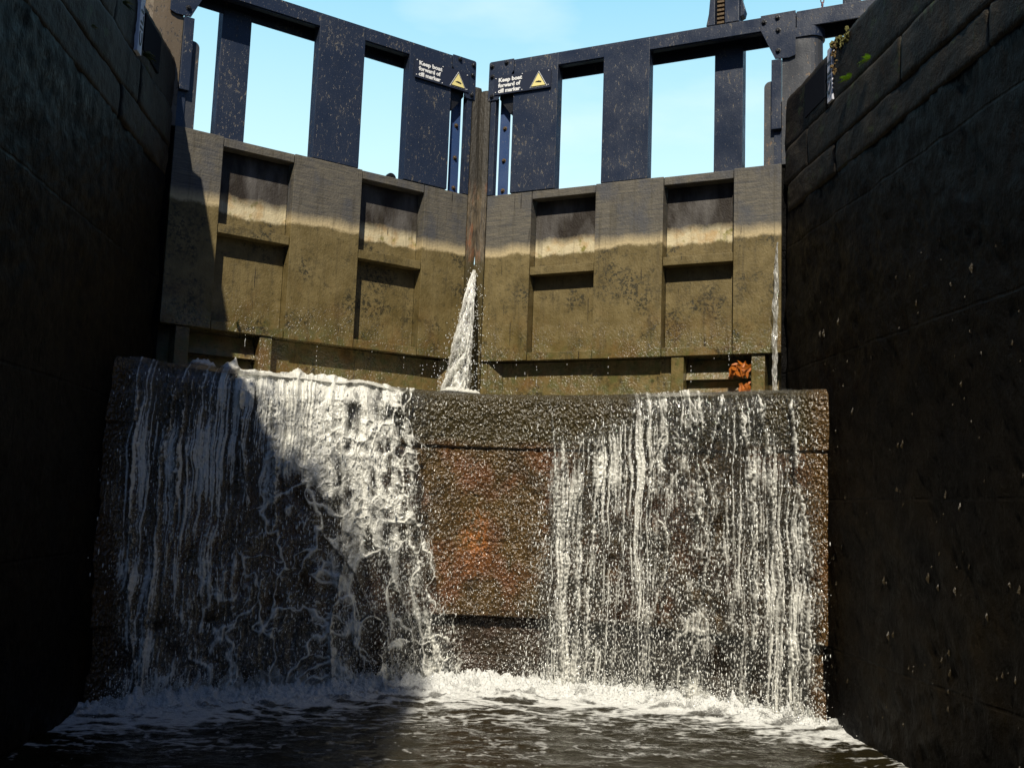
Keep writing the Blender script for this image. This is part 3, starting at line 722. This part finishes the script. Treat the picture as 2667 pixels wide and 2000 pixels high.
# white water beads added to stand in for sun glints on the wet cill
n_ = 8500
bx_ = rng.uniform(-.75, 2.17, n_); bz_ = rng.uniform(.02, 2.03, n_)
kp = (bx_ < .62) | (bz_ > 1.62) | (bx_ > 2.0) | (rng.rand(n_) < .35)
kp &= rng.rand(n_) < np.clip(.55+.9*fbm(bx_*7, bz_*3, 3, 41), .08, 1)
bx_, bz_ = bx_[kp], bz_[kp]
GLINT_BEADS = (np.stack([bx_, cill_surface(bx_, bz_)-.001, bz_], -1), rng.uniform(.0011, .0027, len(bx_)))
CILL = bpy.data.objects['cill_wall']
DENSITY = [
    [0, 9, 14, 14, 16, 22, 27, 38, 48, 57, 62, 63, 63, 63, 59, 52, 39, 29, 20, 12, 5, 1, 0, 0, 0, 2, 6, 7, 7, 7, 7, 7, 12, 20, 29, 34, 35, 33, 28, 28, 24, 21, 19, 11, 0],
    [0, 8, 14, 14, 15, 21, 27, 36, 45, 52, 59, 60, 59, 57, 56, 53, 43, 30, 16, 10, 5, 1, 0, 0, 0, 2, 6, 7, 7, 7, 7, 7, 17, 26, 34, 30, 28, 28, 28, 33, 30, 24, 17, 7, 0],
    [0, 11, 20, 14, 15, 21, 21, 24, 29, 34, 49, 55, 55, 53, 54, 55, 46, 32, 15, 7, 1, 0, 0, 0, 0, 1, 6, 15, 27, 31, 35, 40, 41, 39, 35, 30, 25, 21, 21, 27, 32, 29, 19, 11, 0],
    [0, 10, 26, 21, 21, 21, 20, 20, 22, 26, 38, 47, 53, 55, 56, 56, 52, 39, 17, 6, 0, 0, 0, 0, 3, 6, 7, 21, 40, 41, 42, 42, 42, 40, 35, 30, 25, 21, 21, 27, 32, 32, 24, 11, 0],
    [6, 12, 27, 21, 21, 20, 16, 17, 21, 21, 27, 34, 43, 50, 53, 52, 55, 46, 23, 9, 0, 0, 0, 0, 1, 2, 6, 20, 42, 46, 48, 48, 44, 42, 41, 32, 31, 32, 21, 26, 32, 35, 29, 11, 0],
    [14, 16, 26, 21, 21, 15, 13, 16, 21, 21, 19, 22, 31, 38, 43, 45, 49, 45, 26, 12, 0, 0, 0, 0, 0, 1, 5, 19, 41, 46, 49, 49, 45, 40, 35, 25, 27, 32, 21, 26, 32, 38, 34, 12, 0],
    [12, 13, 21, 21, 19, 13, 10, 13, 18, 20, 19, 19, 24, 29, 33, 38, 46, 48, 28, 12, 0, 0, 0, 0, 0, 0, 5, 18, 40, 46, 48, 43, 42, 40, 35, 20, 20, 27, 21, 26, 32, 37, 34, 17, 0],
    [7, 7, 20, 21, 16, 14, 13, 10, 11, 16, 18, 18, 20, 26, 32, 31, 43, 53, 36, 18, 1, 0, 0, 0, 0, 0, 5, 18, 44, 48, 47, 43, 42, 40, 35, 21, 20, 27, 21, 25, 31, 35, 31, 17, 0],
    [7, 7, 19, 21, 17, 14, 14, 14, 11, 13, 14, 14, 17, 24, 31, 29, 38, 52, 45, 29, 3, 0, 0, 0, 0, 0, 4, 18, 44, 49, 48, 43, 39, 35, 35, 21, 20, 27, 21, 21, 29, 35, 31, 17, 0],
    [1, 1, 16, 21, 15, 11, 15, 18, 15, 12, 11, 14, 14, 18, 25, 27, 35, 45, 48, 38, 12, 4, 0, 3, 4, 4, 6, 16, 43, 49, 48, 43, 42, 39, 29, 19, 19, 27, 22, 21, 29, 35, 31, 17, 0],
    [0, 0, 14, 17, 11, 9, 14, 16, 15, 13, 12, 14, 14, 18, 25, 22, 28, 41, 44, 40, 25, 12, 0, 2, 4, 7, 7, 15, 42, 46, 42, 37, 35, 34, 29, 19, 19, 27, 22, 21, 29, 35, 31, 17, 0],
    [0, 0, 12, 21, 16, 9, 14, 14, 14, 14, 15, 18, 16, 18, 27, 17, 18, 36, 38, 38, 36, 22, 4, 4, 5, 7, 9, 18, 46, 51, 47, 38, 32, 28, 28, 20, 20, 27, 22, 21, 26, 32, 31, 17, 0],
    [0, 0, 13, 25, 19, 15, 21, 21, 20, 18, 14, 16, 15, 17, 27, 16, 12, 28, 31, 33, 42, 33, 11, 9, 8, 11, 13, 19, 46, 53, 48, 38, 32, 28, 28, 24, 23, 27, 22, 21, 25, 31, 31, 17, 0],
    [0, 0, 10, 26, 20, 14, 20, 21, 21, 19, 14, 14, 14, 16, 26, 17, 11, 24, 28, 30, 43, 37, 16, 10, 8, 13, 14, 18, 45, 53, 48, 39, 32, 28, 28, 24, 23, 27, 22, 21, 25, 31, 31, 17, 0]]
ROPES = [
    ([(-0.538, 2.003), (-0.442, 1.681), (-0.41, 1.357), (-0.43, 1.097), (-0.368, 0.81), (-0.292, 0.556), (-0.233, 0.335), (-0.122, 0.004)], 0.045),
    ([(-0.752, 1.246), (-0.801, 1.024), (-0.845, 0.713), (-0.891, 0.468), (-0.853, 0.043)], 0.013),
    ([(-0.546, 0.871), (-0.437, 0.587), (-0.364, 0.398), (-0.321, 0.147), (-0.169, -0.011)], 0.022),
    ([(-0.98, 1.021), (-0.758, 0.775), (-0.655, 0.557), (-0.519, 0.337), (-0.473, 0.026)], 0.013),
    ([(-1.88, 1.826), (-1.912, 1.425), (-1.905, 1.146), (-1.902, 0.732), (-1.92, 0.327), (-1.916, 0.086)], 0.013),
    ([(-2.048, 1.831), (-2.052, 1.553), (-2.037, 1.142), (-2.002, 0.601), (-1.939, 0.115)], 0.011),
    ([(-1.82, 1.805), (-1.832, 1.431), (-1.829, 1.008)], 0.011),
    ([(-1.528, 1.9), (-1.498, 1.603), (-1.436, 1.22)], 0.011),
    ([(-1.339, 1.861), (-1.289, 1.468), (-1.268, 1.106)], 0.012),
    ([(0.55, 1.985), (0.594, 1.557), (0.592, 1.102)], 0.009),
    ([(1.276, 1.79), (1.183, 1.474), (1.215, 1.255), (1.314, 1.104), (1.292, 0.796), (1.201, 0.483), (1.152, 0.085)], 0.02),
    ([(1.465, 1.977), (1.483, 1.572), (1.474, 1.265), (1.555, 1.027), (1.506, 0.723), (1.484, 0.424), (1.436, 0.093)], 0.018),
    ([(1.635, 2.003), (1.523, 1.573), (1.578, 1.269), (1.504, 0.963)], 0.015),
    ([(1.724, 2), (1.764, 1.575), (1.79, 1.219), (1.804, 0.839), (1.783, 0.461)], 0.022),
    ([(1.823, 1.996), (1.872, 1.576), (1.886, 1.136), (1.968, 0.429), (2.013, 0.048)], 0.015),
    ([(1.988, 1.959), (2.011, 1.431), (2.067, 1.004), (2.057, 0.442), (2.046, 0.027)], 0.014),
    ([(0.638, 1.689), (0.66, 0.912), (0.643, 0.436), (0.685, 0.034)], 0.028),
    ([(0.87, 1.692), (0.854, 1.081), (0.821, 0.606), (0.821, 0.047)], 0.025),
    ([(0.747, 1.691), (0.752, 0.917), (0.761, 0.041)], 0.018),
    ([(1.049, 1.694), (1.035, 0.933), (0.994, 0.157)], 0.012)]
# ------------------------------------------------------------------ falling water
DT = np.array(DENSITY, float)/63.
def density(x, z):
    a = np.clip((x+2.2)/4.4*44, 0, 43.999); b = np.clip((2.05-z)/2.05*13, 0, 12.999)
    j = a.astype(int); i = b.astype(int); fi = b-i; fj = a-j
    return DT[i, j]*(1-fi)*(1-fj)+DT[i+1, j]*fi*(1-fj)+DT[i, j+1]*(1-fi)*fj+DT[i+1, j+1]*fi*fj
def ropes(x, z, lo, hi):
    r = np.zeros_like(x)
    wx = x+.008*pn(x*9, z*5, 31)+.010*pn(x*30, z*22, 32)+.005*pn(x*60, z*50, 33)
    for pts, wd in ROPES:
        xs_ = [p_[0] for p_ in pts]
        if max(xs_) < lo or min(xs_) > hi: continue
        zz = np.array([p_[1] for p_ in pts])[::-1]; xx = np.array(xs_)[::-1]
        cx = np.interp(z, zz, xx); m = (z <= zz[-1]+.02) & (z >= zz[0]-.06)
        ww = wd*(.75+.5*pn(z*5+cx*3, z*0+wd*99, 8)+.6*pn(z*17, cx*0+wd*77, 9)+.5*pn(z*41, x*20, 19))
        r = np.maximum(r, np.where(m, np.exp(-((wx-cx)/np.maximum(ww, .004))**2), 0))
    return r
def cascade(name, x0, x1, ztop, label, net, seed):
    nx, nz = int((x1-x0)/.0032), int((ztop+.03)/.0040)
    xs_ = np.linspace(x0, x1, nx); zs_ = np.linspace(-.03, ztop, nz)
    X, Z = np.meshgrid(xs_, zs_, indexing='ij')
    E = density(X, Z)
    E = E*(1+.75*fbm(X*4.5+seed, Z*.8, 3, seed+17))*np.interp(X, [-1.25, -.8, .2, .5, 1.0, 1.3], [1.7, 1.05, 1.0, .82, .9, 1.2])*(1+.35*sst(-1.15, -.9, X)*sst(0, -.2, X)*sst(1.5, 1.0, Z))
    E = E+.13*sst(-.6, -1.0, X)*sst(-2.16, -1.9, X)*sst(2.0, 1.6, Z)*(1+1.2*fbm(X*5, Z*3, 3, seed+27))
    fall = 2.05-Z
    # pattern coordinates drift sideways as the water falls
    drift = np.interp(X, [-2.2, -1.3, -.9, -.4, .3, 2.2], [0, .0, .10, .16, 0, 0])
    U = X-drift*fall+.03*fbm(X*5, Z*3, 3, seed)
    kf = 1 if seed == 1 else 1.9
    U2 = U+1.1*np.minimum(U+1.1, 0)
    streak = 1-np.abs(pn(U2*15*kf, Z*.7+5, seed+1))*2.4
    streak2 = 1-np.abs(pn(U2*40*kf, Z*1.3, seed+2))*2.2
    fine = fbm(U*90, Z*28, 3, seed+3)
    blot = fbm(U*9, Z*5, 3, seed+4)
    drops = pn(U*120, Z*55, seed+6)
    e1, e2 = vor(U*5.5+1.0*fbm(X*4, Z*3, 3, seed+7), Z*2.5+.8*fbm(X*4, Z*4, 3, seed+8), seed)
    g1, g2 = vor(U*12+.9*fbm(X*7, Z*6, 3, seed+9), Z*5.0+.9*fbm(X*7, Z*6, 3, seed+10), seed+2)
    netp = np.maximum(np.exp(-(e2-e1)*7.5), .75*np.exp(-(g2-g1)*8)*sst(-.3, .3, blot))
    rp_ = ropes(X, Z, x0, x1)
    nw = net(X, Z)
    pat = nw*(1.05*netp+.50*blot+.12*streak-.06)+(1-nw)*(.42*streak+.36*streak2+.25*blot)
    sm = np.exp(-((X+.85)/.42)**2)
    pat = pat+(.20-.10*sm)*fine+(.22-.14*sm)*np.clip(drops, 0, 1)
    thr = .98-1.22*E
    f = sst(thr, thr+(.38 if seed == 1 else .62)+.22*nw, pat)*sst(.02, .10, E)
    spl = sst(.42, .66, drops+.35*blot+.35*E)*sst(.05, .2, E)*.6*sst(.4, 1.3, fall)*np.interp(X, [-1.2, -.9], [.55, 1])
    f = np.maximum(f, spl)
    f = np.maximum(f, sst(.30, .95, rp_*(.75+.5*blot)+.45*fine+.25*drops-.1)*.9)
    wet = sst(.14, .5, E+.22*blot+.25*fine)*.85
    wet = np.maximum(wet, sst(.15, .5, rp_))
    wet = wet*sst(-.25, .2, blot+E*.9-.25*fall*(1-E)+.1)
    # thrown clear of the wall
    throw = np.interp(X, [-2.2, -1.6, -1.0, -.55, -.3, .3, .6, 1.2, 2.2], [.05, .08, .20, .20, .12, .03, .09, .08, .06])
    offo = .022+throw*np.sqrt(np.clip(fall, 0, 3)/2.05)
    h = .017*nw*netp*sst(.1, .5, E)+.014*streak*E+.03*rp_+.022*blot*sst(.1, .6, E)+.005*fine+.008*np.clip(drops, 0, 1)+.03*E*np.abs(fbm(U*7, Z*6, 3, seed+13))*nw
    lip = sst(1.90, 2.05, Z)
    offo = offo*(1-lip)+.0*lip
    Yc = yarc(X)-.035-offo-h+.075*(1-np.sqrt(np.clip(1-lip**2, 0, 1)))
    Zs = Z+.03*E*lip*(1+.8*blot)
    ed = np.minimum(X-x0, x1-X); k = sst(0, .06, ed)
    f = f*k; wet = wet*k
    keep = (f > .03) | (wet > .05)
    o = grid_mesh(name, np.stack([X, Yc, Zs], -1), MCAS, None, keep, {'foam': f, 'wet': wet})
    tag(o, label, 'waterfall', 'curtains of water falling over the cill', None)
    return o, (lambda x, z: yarc(x)-.05-(.02+np.interp(x, [-2.2, -1.6, -1.0, -.55, -.3, .3, .6, 1.2, 2.2], [.05, .08, .20, .20, .12, .03, .09, .08, .06])*np.sqrt(max(0, 2.05-z)/2.05)))
def netL(X, Z): return sst(-1.75, -1.0, X+.35*(1.3-Z))*.95
def netR(X, Z): return sst(1.15, 1.35, X)*sst(1.75, 1.55, X)*.45
cL, yfL = cascade('waterfall', -2.18, .12, 2.05, 'broad foaming white sheet of water falling over the left half of the cill', netL, 1)
cR, yfR = cascade('waterfall', .30, 2.17, 2.05, 'thin streaky veil of water strands falling over the right half of the cill', netR, 20)
# loose drops round each curtain
ico = bmesh.new(); bmesh.ops.create_icosphere(ico, subdivisions=1, radius=1.0)
IV = np.array([v.co[:] for v in ico.verts]); IF = np.array([[v.index for v in f.verts] for f in ico.faces]); ico.free()
def spheres(name, C, S, mat, parent=None):
    n = len(C); V = (C[:, None, :]+IV[None]*S[:, None, :]).reshape(-1, 3)
    F = (IF[None]+np.arange(n)[:, None, None]*len(IV)).reshape(-1, 3)
    me = bpy.data.meshes.new(name); me.vertices.add(len(V)); me.vertices.foreach_set('co', V.astype(np.float32).ravel())
    me.loops.add(F.size); me.loops.foreach_set('vertex_index', F.astype(np.int32).ravel())
    me.polygons.add(len(F)); me.polygons.foreach_set('loop_start', (np.arange(len(F))*3).astype(np.int32)); 
    me.update(calc_edges=True); me.polygons.foreach_set('use_smooth', np.ones(len(F), bool))
    return obj(name, me, mat, parent)
def drops(n, x0, x1, parent, bias, spread):
    C = []; S = []
    while len(C) < n:
        x = rng.uniform(x0, x1); z = 2.0*rng.rand()**1.1
        d = float(density(np.array([x]), np.array([z]))[0])
        if rng.rand() > .10*0+d*1.3+bias*(2-z)/2: continue
        if d < .02: continue
        y = float(yfL(x, z))-abs(rng.randn())*spread+.02
        r = .0016+.0028*rng.rand()**2
        C.append((x+rng.randn()*.02, y, z)); S.append((r, r, r*rng.uniform(1.5, 6)))
    return spheres('drops', np.array(C), np.array(S), MDROP, parent)
S_ = np.stack([GLINT_BEADS[1], GLINT_BEADS[1]*.7, GLINT_BEADS[1]*rng.uniform(1, 2.4, len(GLINT_BEADS[1]))], -1)
o = spheres('glint_beads', GLINT_BEADS[0], S_, MDROP, CILL); o['kind'] = 'stuff'
o = drops(2600, -2.19, -.05, cL, .06, .05); o['kind'] = 'stuff'
o = drops(3600, .35, 2.15, cR, .10, .03); o['kind'] = 'stuff'

# ------------------------------------------------------------------ leaking jet through the mitre
n1_, n2_ = 260, 120
T_ = np.linspace(0, 1, n1_); A_ = np.linspace(0, 2*np.pi, n2_, endpoint=False)
A, T = np.meshgrid(A_, T_, indexing='ij')
zc = 3.16-1.13*T; xc = .0-.085*T; yc = 8.13-.40*np.sqrt(T+.001)
rx = .010+.125*T**.85; ry = .012+.07*T
nz1 = fbm(A*1.6+2, zc*9, 4, 3)*.0; 
ca, sa = np.cos(A), np.sin(A)
bl = fbm(ca*2.2+sa*1.1+5, zc*8+sa*2, 4, 12)+.5*fbm(ca*6+9, zc*22+sa*6, 3, 14)
rr = 1+.55*bl
Xj = xc+rx*rr*ca*np.where(ca > 0, .45, 1.1)+.004*pn(zc*30, A*3, 3); Yj = yc+ry*rr*sa; Zj = zc+.012*bl
fo = np.clip(.40+1.5*bl+.3*sst(.2, .0, T), .02, 1); we = np.clip(.75+1.4*bl, 0, 1)*sst(1.02, .93, T+.12*bl)
o = grid_mesh('water_jet', np.stack([Xj, Yj, Zj], -1), MCAS, None, None, {'foam': fo, 'wet': we}, True, True)
tag(o, 'narrow white jet of water leaking between the two gates and widening as it falls', 'water jet')
C = []; S = []
for _ in range(900):
    t = rng.rand()**.6; C.append((-.085*t+rng.randn()*(.02+.11*t), 8.13-.4*math.sqrt(t)-abs(rng.randn())*.05, 3.16-1.13*t+rng.rand()*.04)); r = .0015+.002*rng.rand(); S.append((r, r, r*1.6))
d_ = spheres('drops', np.array(C), np.array(S), MDROP, o); d_['kind'] = 'stuff'
# leak beside the right hinge post
n1_, n2_ = 160, 24
T_ = np.linspace(0, 1, n1_); xx = np.linspace(-1, 1, n2_)
U_, T = np.meshgrid(xx, T_, indexing='ij')
zc = 3.2-1.17*T; wv = .018*np.clip(T*5, .2, 1)*(1+.5*pn(zc*9, U_*0, 4))
Xj = 2.135-.03*T+U_*wv+.010*pn(zc*5, U_*0+3, 7); Yj = 6.93-.05*T-.03*(1-U_**2)+.012*pn(U_*4, zc*20, 9); fo = np.clip(.35+.7*fbm(U_*5, zc*14, 3, 2), .0, .9)
o = grid_mesh('water_trickle', np.stack([Xj, Yj, zc], -1), MCAS, None, None, {'foam': fo, 'wet': np.full_like(fo, .8)})
tag(o, 'thin vertical trickle of water between the right gate and chamber wall', 'trickle')
# thin dribbles off the gate bottoms
C = []; S = []
for side, s in [(1, q) for q in (.42, .50, .60, .72, .86, 1.2, 1.85, 2.02, 2.13)]+[(-1, q) for q in (.45, .62, .9, 1.35, 1.9)]:
    for _ in range(rng.randint(2, 7)):
        zz = rng.uniform(2.20, 2.41); C.append(G(side, s+rng.randn()*.0015, -.012, zz)); S.append((.0016, .0016, .008*rng.uniform(.4, 1.3)))
o = spheres('drip_drops', np.array(C), np.array(S), MDROP); tag(o, 'fine drips hanging off the bottom edge of the gate boards', 'drips', None, 'stuff')

# ------------------------------------------------------------------ foam and water lying on the cill behind the lip
nx, nw = 900, 60
xs_ = np.linspace(-2.18, 2.17, nx); ws_ = np.linspace(-.05, 1.2, nw)**1
X, W_ = np.meshgrid(xs_, ws_, indexing='ij')
E = density(X, np.full_like(X, 2.03))
base = .010+.018*sst(.4, .9, E)*(1+.8*fbm(X*6, W_*5, 3, 5))+.006*fbm(X*20, W_*16, 3, 6)
lump = np.zeros_like(X)
for cx, cw, a, r in ((-1.80, .10, .065, .045), (-1.74, .12, .055, .035), (-1.615, .08, .07, .055), (-1.60, .07, .055, .014), (-1.22, .06, .06, .05), (-1.13, .06, .03, .025), (-.80, .05, .02, .10), (-.15, .25, .07, .10), (.0, .30, .06, .08), (2.06, .5, .05, .03)):
    lump += a*np.exp(-(((X-cx)/r)**2+((W_-cw)/(r*1.4))**2)**1.3)*(1+.5*fbm(X*50, W_*40, 3, 8))
h = base+lump*.8
lipd = sst(.03, -.05, W_)
Z = 2.045+h-.03*lipd
fo = np.clip(sst(.35, .85, E)*(.75+.5*fbm(X*12, W_*9, 4, 9))+sst(.015, .04, lump)*1.2, 0, 1)
Pw = np.stack([X, yarc(X)+W_, Z], -1)
o = grid_mesh('cill_top_water', Pw, MCAS, None, None, {'foam': fo, 'wet': np.clip(E*1.6+.25, 0, 1)}); tag(o, kind='structure')

# ------------------------------------------------------------------ pool in the chamber
nx = 900
v = np.concatenate([np.arange(-.06, 1.5, .0050), np.arange(1.5, 3.2, .012), np.arange(3.2, 22, .5)])
xs_ = np.linspace(-2.22, 2.22, nx)
X, V = np.meshgrid(xs_, v, indexing='ij')
Y = yarc(X)-V
Ez = np.clip(density(X, np.full_like(X, .02))+.0, 0, 1)
E = np.interp(X, [-2.2, -2.0, -1.5, -.8, -.2, .3, .9, 1.4, 2.0, 2.2], [.55, .8, .95, 1., 1., .85, .95, .95, .7, .5])
reach = np.interp(X, [-2.2, -1.6, -.8, -.1, .5, 1.1, 1.6, 2.2], [.36, .62, .72, .74, .58, .50, .42, .28])
near = np.exp(-(V/(reach*.62))**2)
bil = np.sqrt(fbm(X*7, Y*7, 3, 3)**2+.004); bil2 = np.sqrt(fbm(X*20, Y*20, 3, 5)**2+.003); fin = fbm(X*70, Y*70, 3, 6)
far = np.exp(-V/1.6)
hh = near*E*(.035+.17*bil+.09*bil2+.014*fin)*(1.0-.3*sst(.0, -.06, V))
hh = hh+(.020*far+.006)*fbm(X*4+.5, Y*6, 4, 7)+.006*far*fbm(X*16, Y*22, 3, 8)
spk = np.exp(-((V-.12)/.10)**2)*E*sst(.05, .6, fbm(X*9, Y*9, 3, 15))*.10
hh = (hh+spk)*sst(-.07, .10, V)
r1 = 1-np.abs(fbm(X*3.0+.4*fbm(X*3, Y*3, 2, 11), Y*5.5, 5, 9))*3.4
r2 = 1-np.abs(fbm(X*8, Y*13, 4, 10))*3.0
blo = fbm(X*1.6, Y*2.2, 3, 12)
fd = np.clip(.62*r1+.30*r2+.35*blo, -1, 2)
amt = np.interp(V, [0, .3, .55, .9, 1.4, 2.2, 3.5], [1.6, 1.4, .98, .62, .42, .28, .1])*np.interp(X, [-2.2, -1.8, -.5, .7, 1.6, 2.2], [.8, 1., 1.05, .95, .80, .75])*(1-.5*sst(.7, 1.5, V)*sst(.9, 1.9, np.abs(X+.1)))
f = sst(.95-amt, 1.60-amt, fd)
f = np.clip(np.maximum(f, near*E*1.25*sst(.02, .12, bil+.06)), 0, 1)
f = np.where(V > 3.5, 0, f)
o = grid_mesh('chamber_water', np.stack([X, Y, hh], -1), MPOOL, None, None, {'foam': f}); tag(o, kind='structure')
# splashing drops above the boil
C = []; S = []
for _ in range(9000):
    x = rng.uniform(-2.1, 2.1); dd = float(np.interp(x, [-2.2, -1.8, -.3, .2, .6, 1.2, 2.0, 2.2], [.4, .9, 1, .35, 1, .9, .8, .3]))
    if rng.rand() > dd: continue
    z = .03+abs(rng.randn())*.075; vv = .10+abs(rng.randn())*.20; r = .0014+.003*rng.rand()**2
    C.append((x, float(yarc(x))-vv, z)); S.append((r, r, r*1.2))
o = spheres('splash_drops', np.array(C), np.array(S), MDROP); tag(o, 'spray of white drops thrown up where the falling water hits the pool', 'spray', None, 'stuff')
# little crowns of thrown water
def crown(x, v_, h_, label):
    n1, n2 = 40, 24; T_ = np.linspace(0, 1, n1); A_ = np.linspace(0, 2*np.pi, n2, endpoint=False); A, T = np.meshgrid(A_, T_, indexing='ij')
    r = (.05*(1-T)**1.4+.008)*(1+.5*fbm(np.cos(A)*2+x*9, T*5+np.sin(A)*2, 3, 4))
    P = np.stack([x+r*np.cos(A)+.03*np.sin(T*5+x*9)*T, yarc(np.array(x))-v_+r*np.sin(A), .02+T*h_+0*A], -1)
    fo = np.clip(.6+.5*fbm(A*3, T*9, 3, 5), 0, 1)
    o = grid_mesh('splash', P, MCAS, None, None, {'foam': fo, 'wet': np.full_like(fo, .8)}, True, True); tag(o, label, 'splash', 'splashes at the foot of the fall')
crown(-1.66, .12, .16, 'small pointed splash at the foot of the fall, near the left wall')
crown(-1.08, .14, .15, 'small rounded splash at the foot of the fall, right of the pointed one')

# pale flakes and grit sticking out of the right wall
bm = bmesh.new()
for _ in range(280):
    y = rng.uniform(3.2, 6.4); z = rng.uniform(.2, 3.3)*(.6+.4*rng.rand()); k = rng.rand()**3
    hgt = .006+.026*k; wd = .002+.005*k; c_ = Vector((2.2+.004, y, z))
    pts = [c_+Vector((0, rng.uniform(-1, 1)*wd, -hgt)), c_+Vector((0, wd, -hgt*.2)), c_+Vector((0, wd*rng.uniform(.2, 1), hgt)), c_+Vector((0, -wd, hgt*.4))]
    tip = c_+Vector((-.006-.010*k, rng.uniform(-1, 1)*wd, rng.uniform(-1, .2)*hgt))
    v = [bm.verts.new(p_) for p_ in pts]; t_ = bm.verts.new(tip)
    bm.faces.new(v)
    for i in range(4): bm.faces.new([v[i], t_, v[(i+1) % 4]])
o = child('wall_flakes', bm, m_simple('flaking_render', (.030, .022, .010), .3, 0, 1, .5, 60), None)
tag(o, 'small ochre flakes and chips dotted over the dark right chamber wall', 'wall flakes', None, 'stuff')
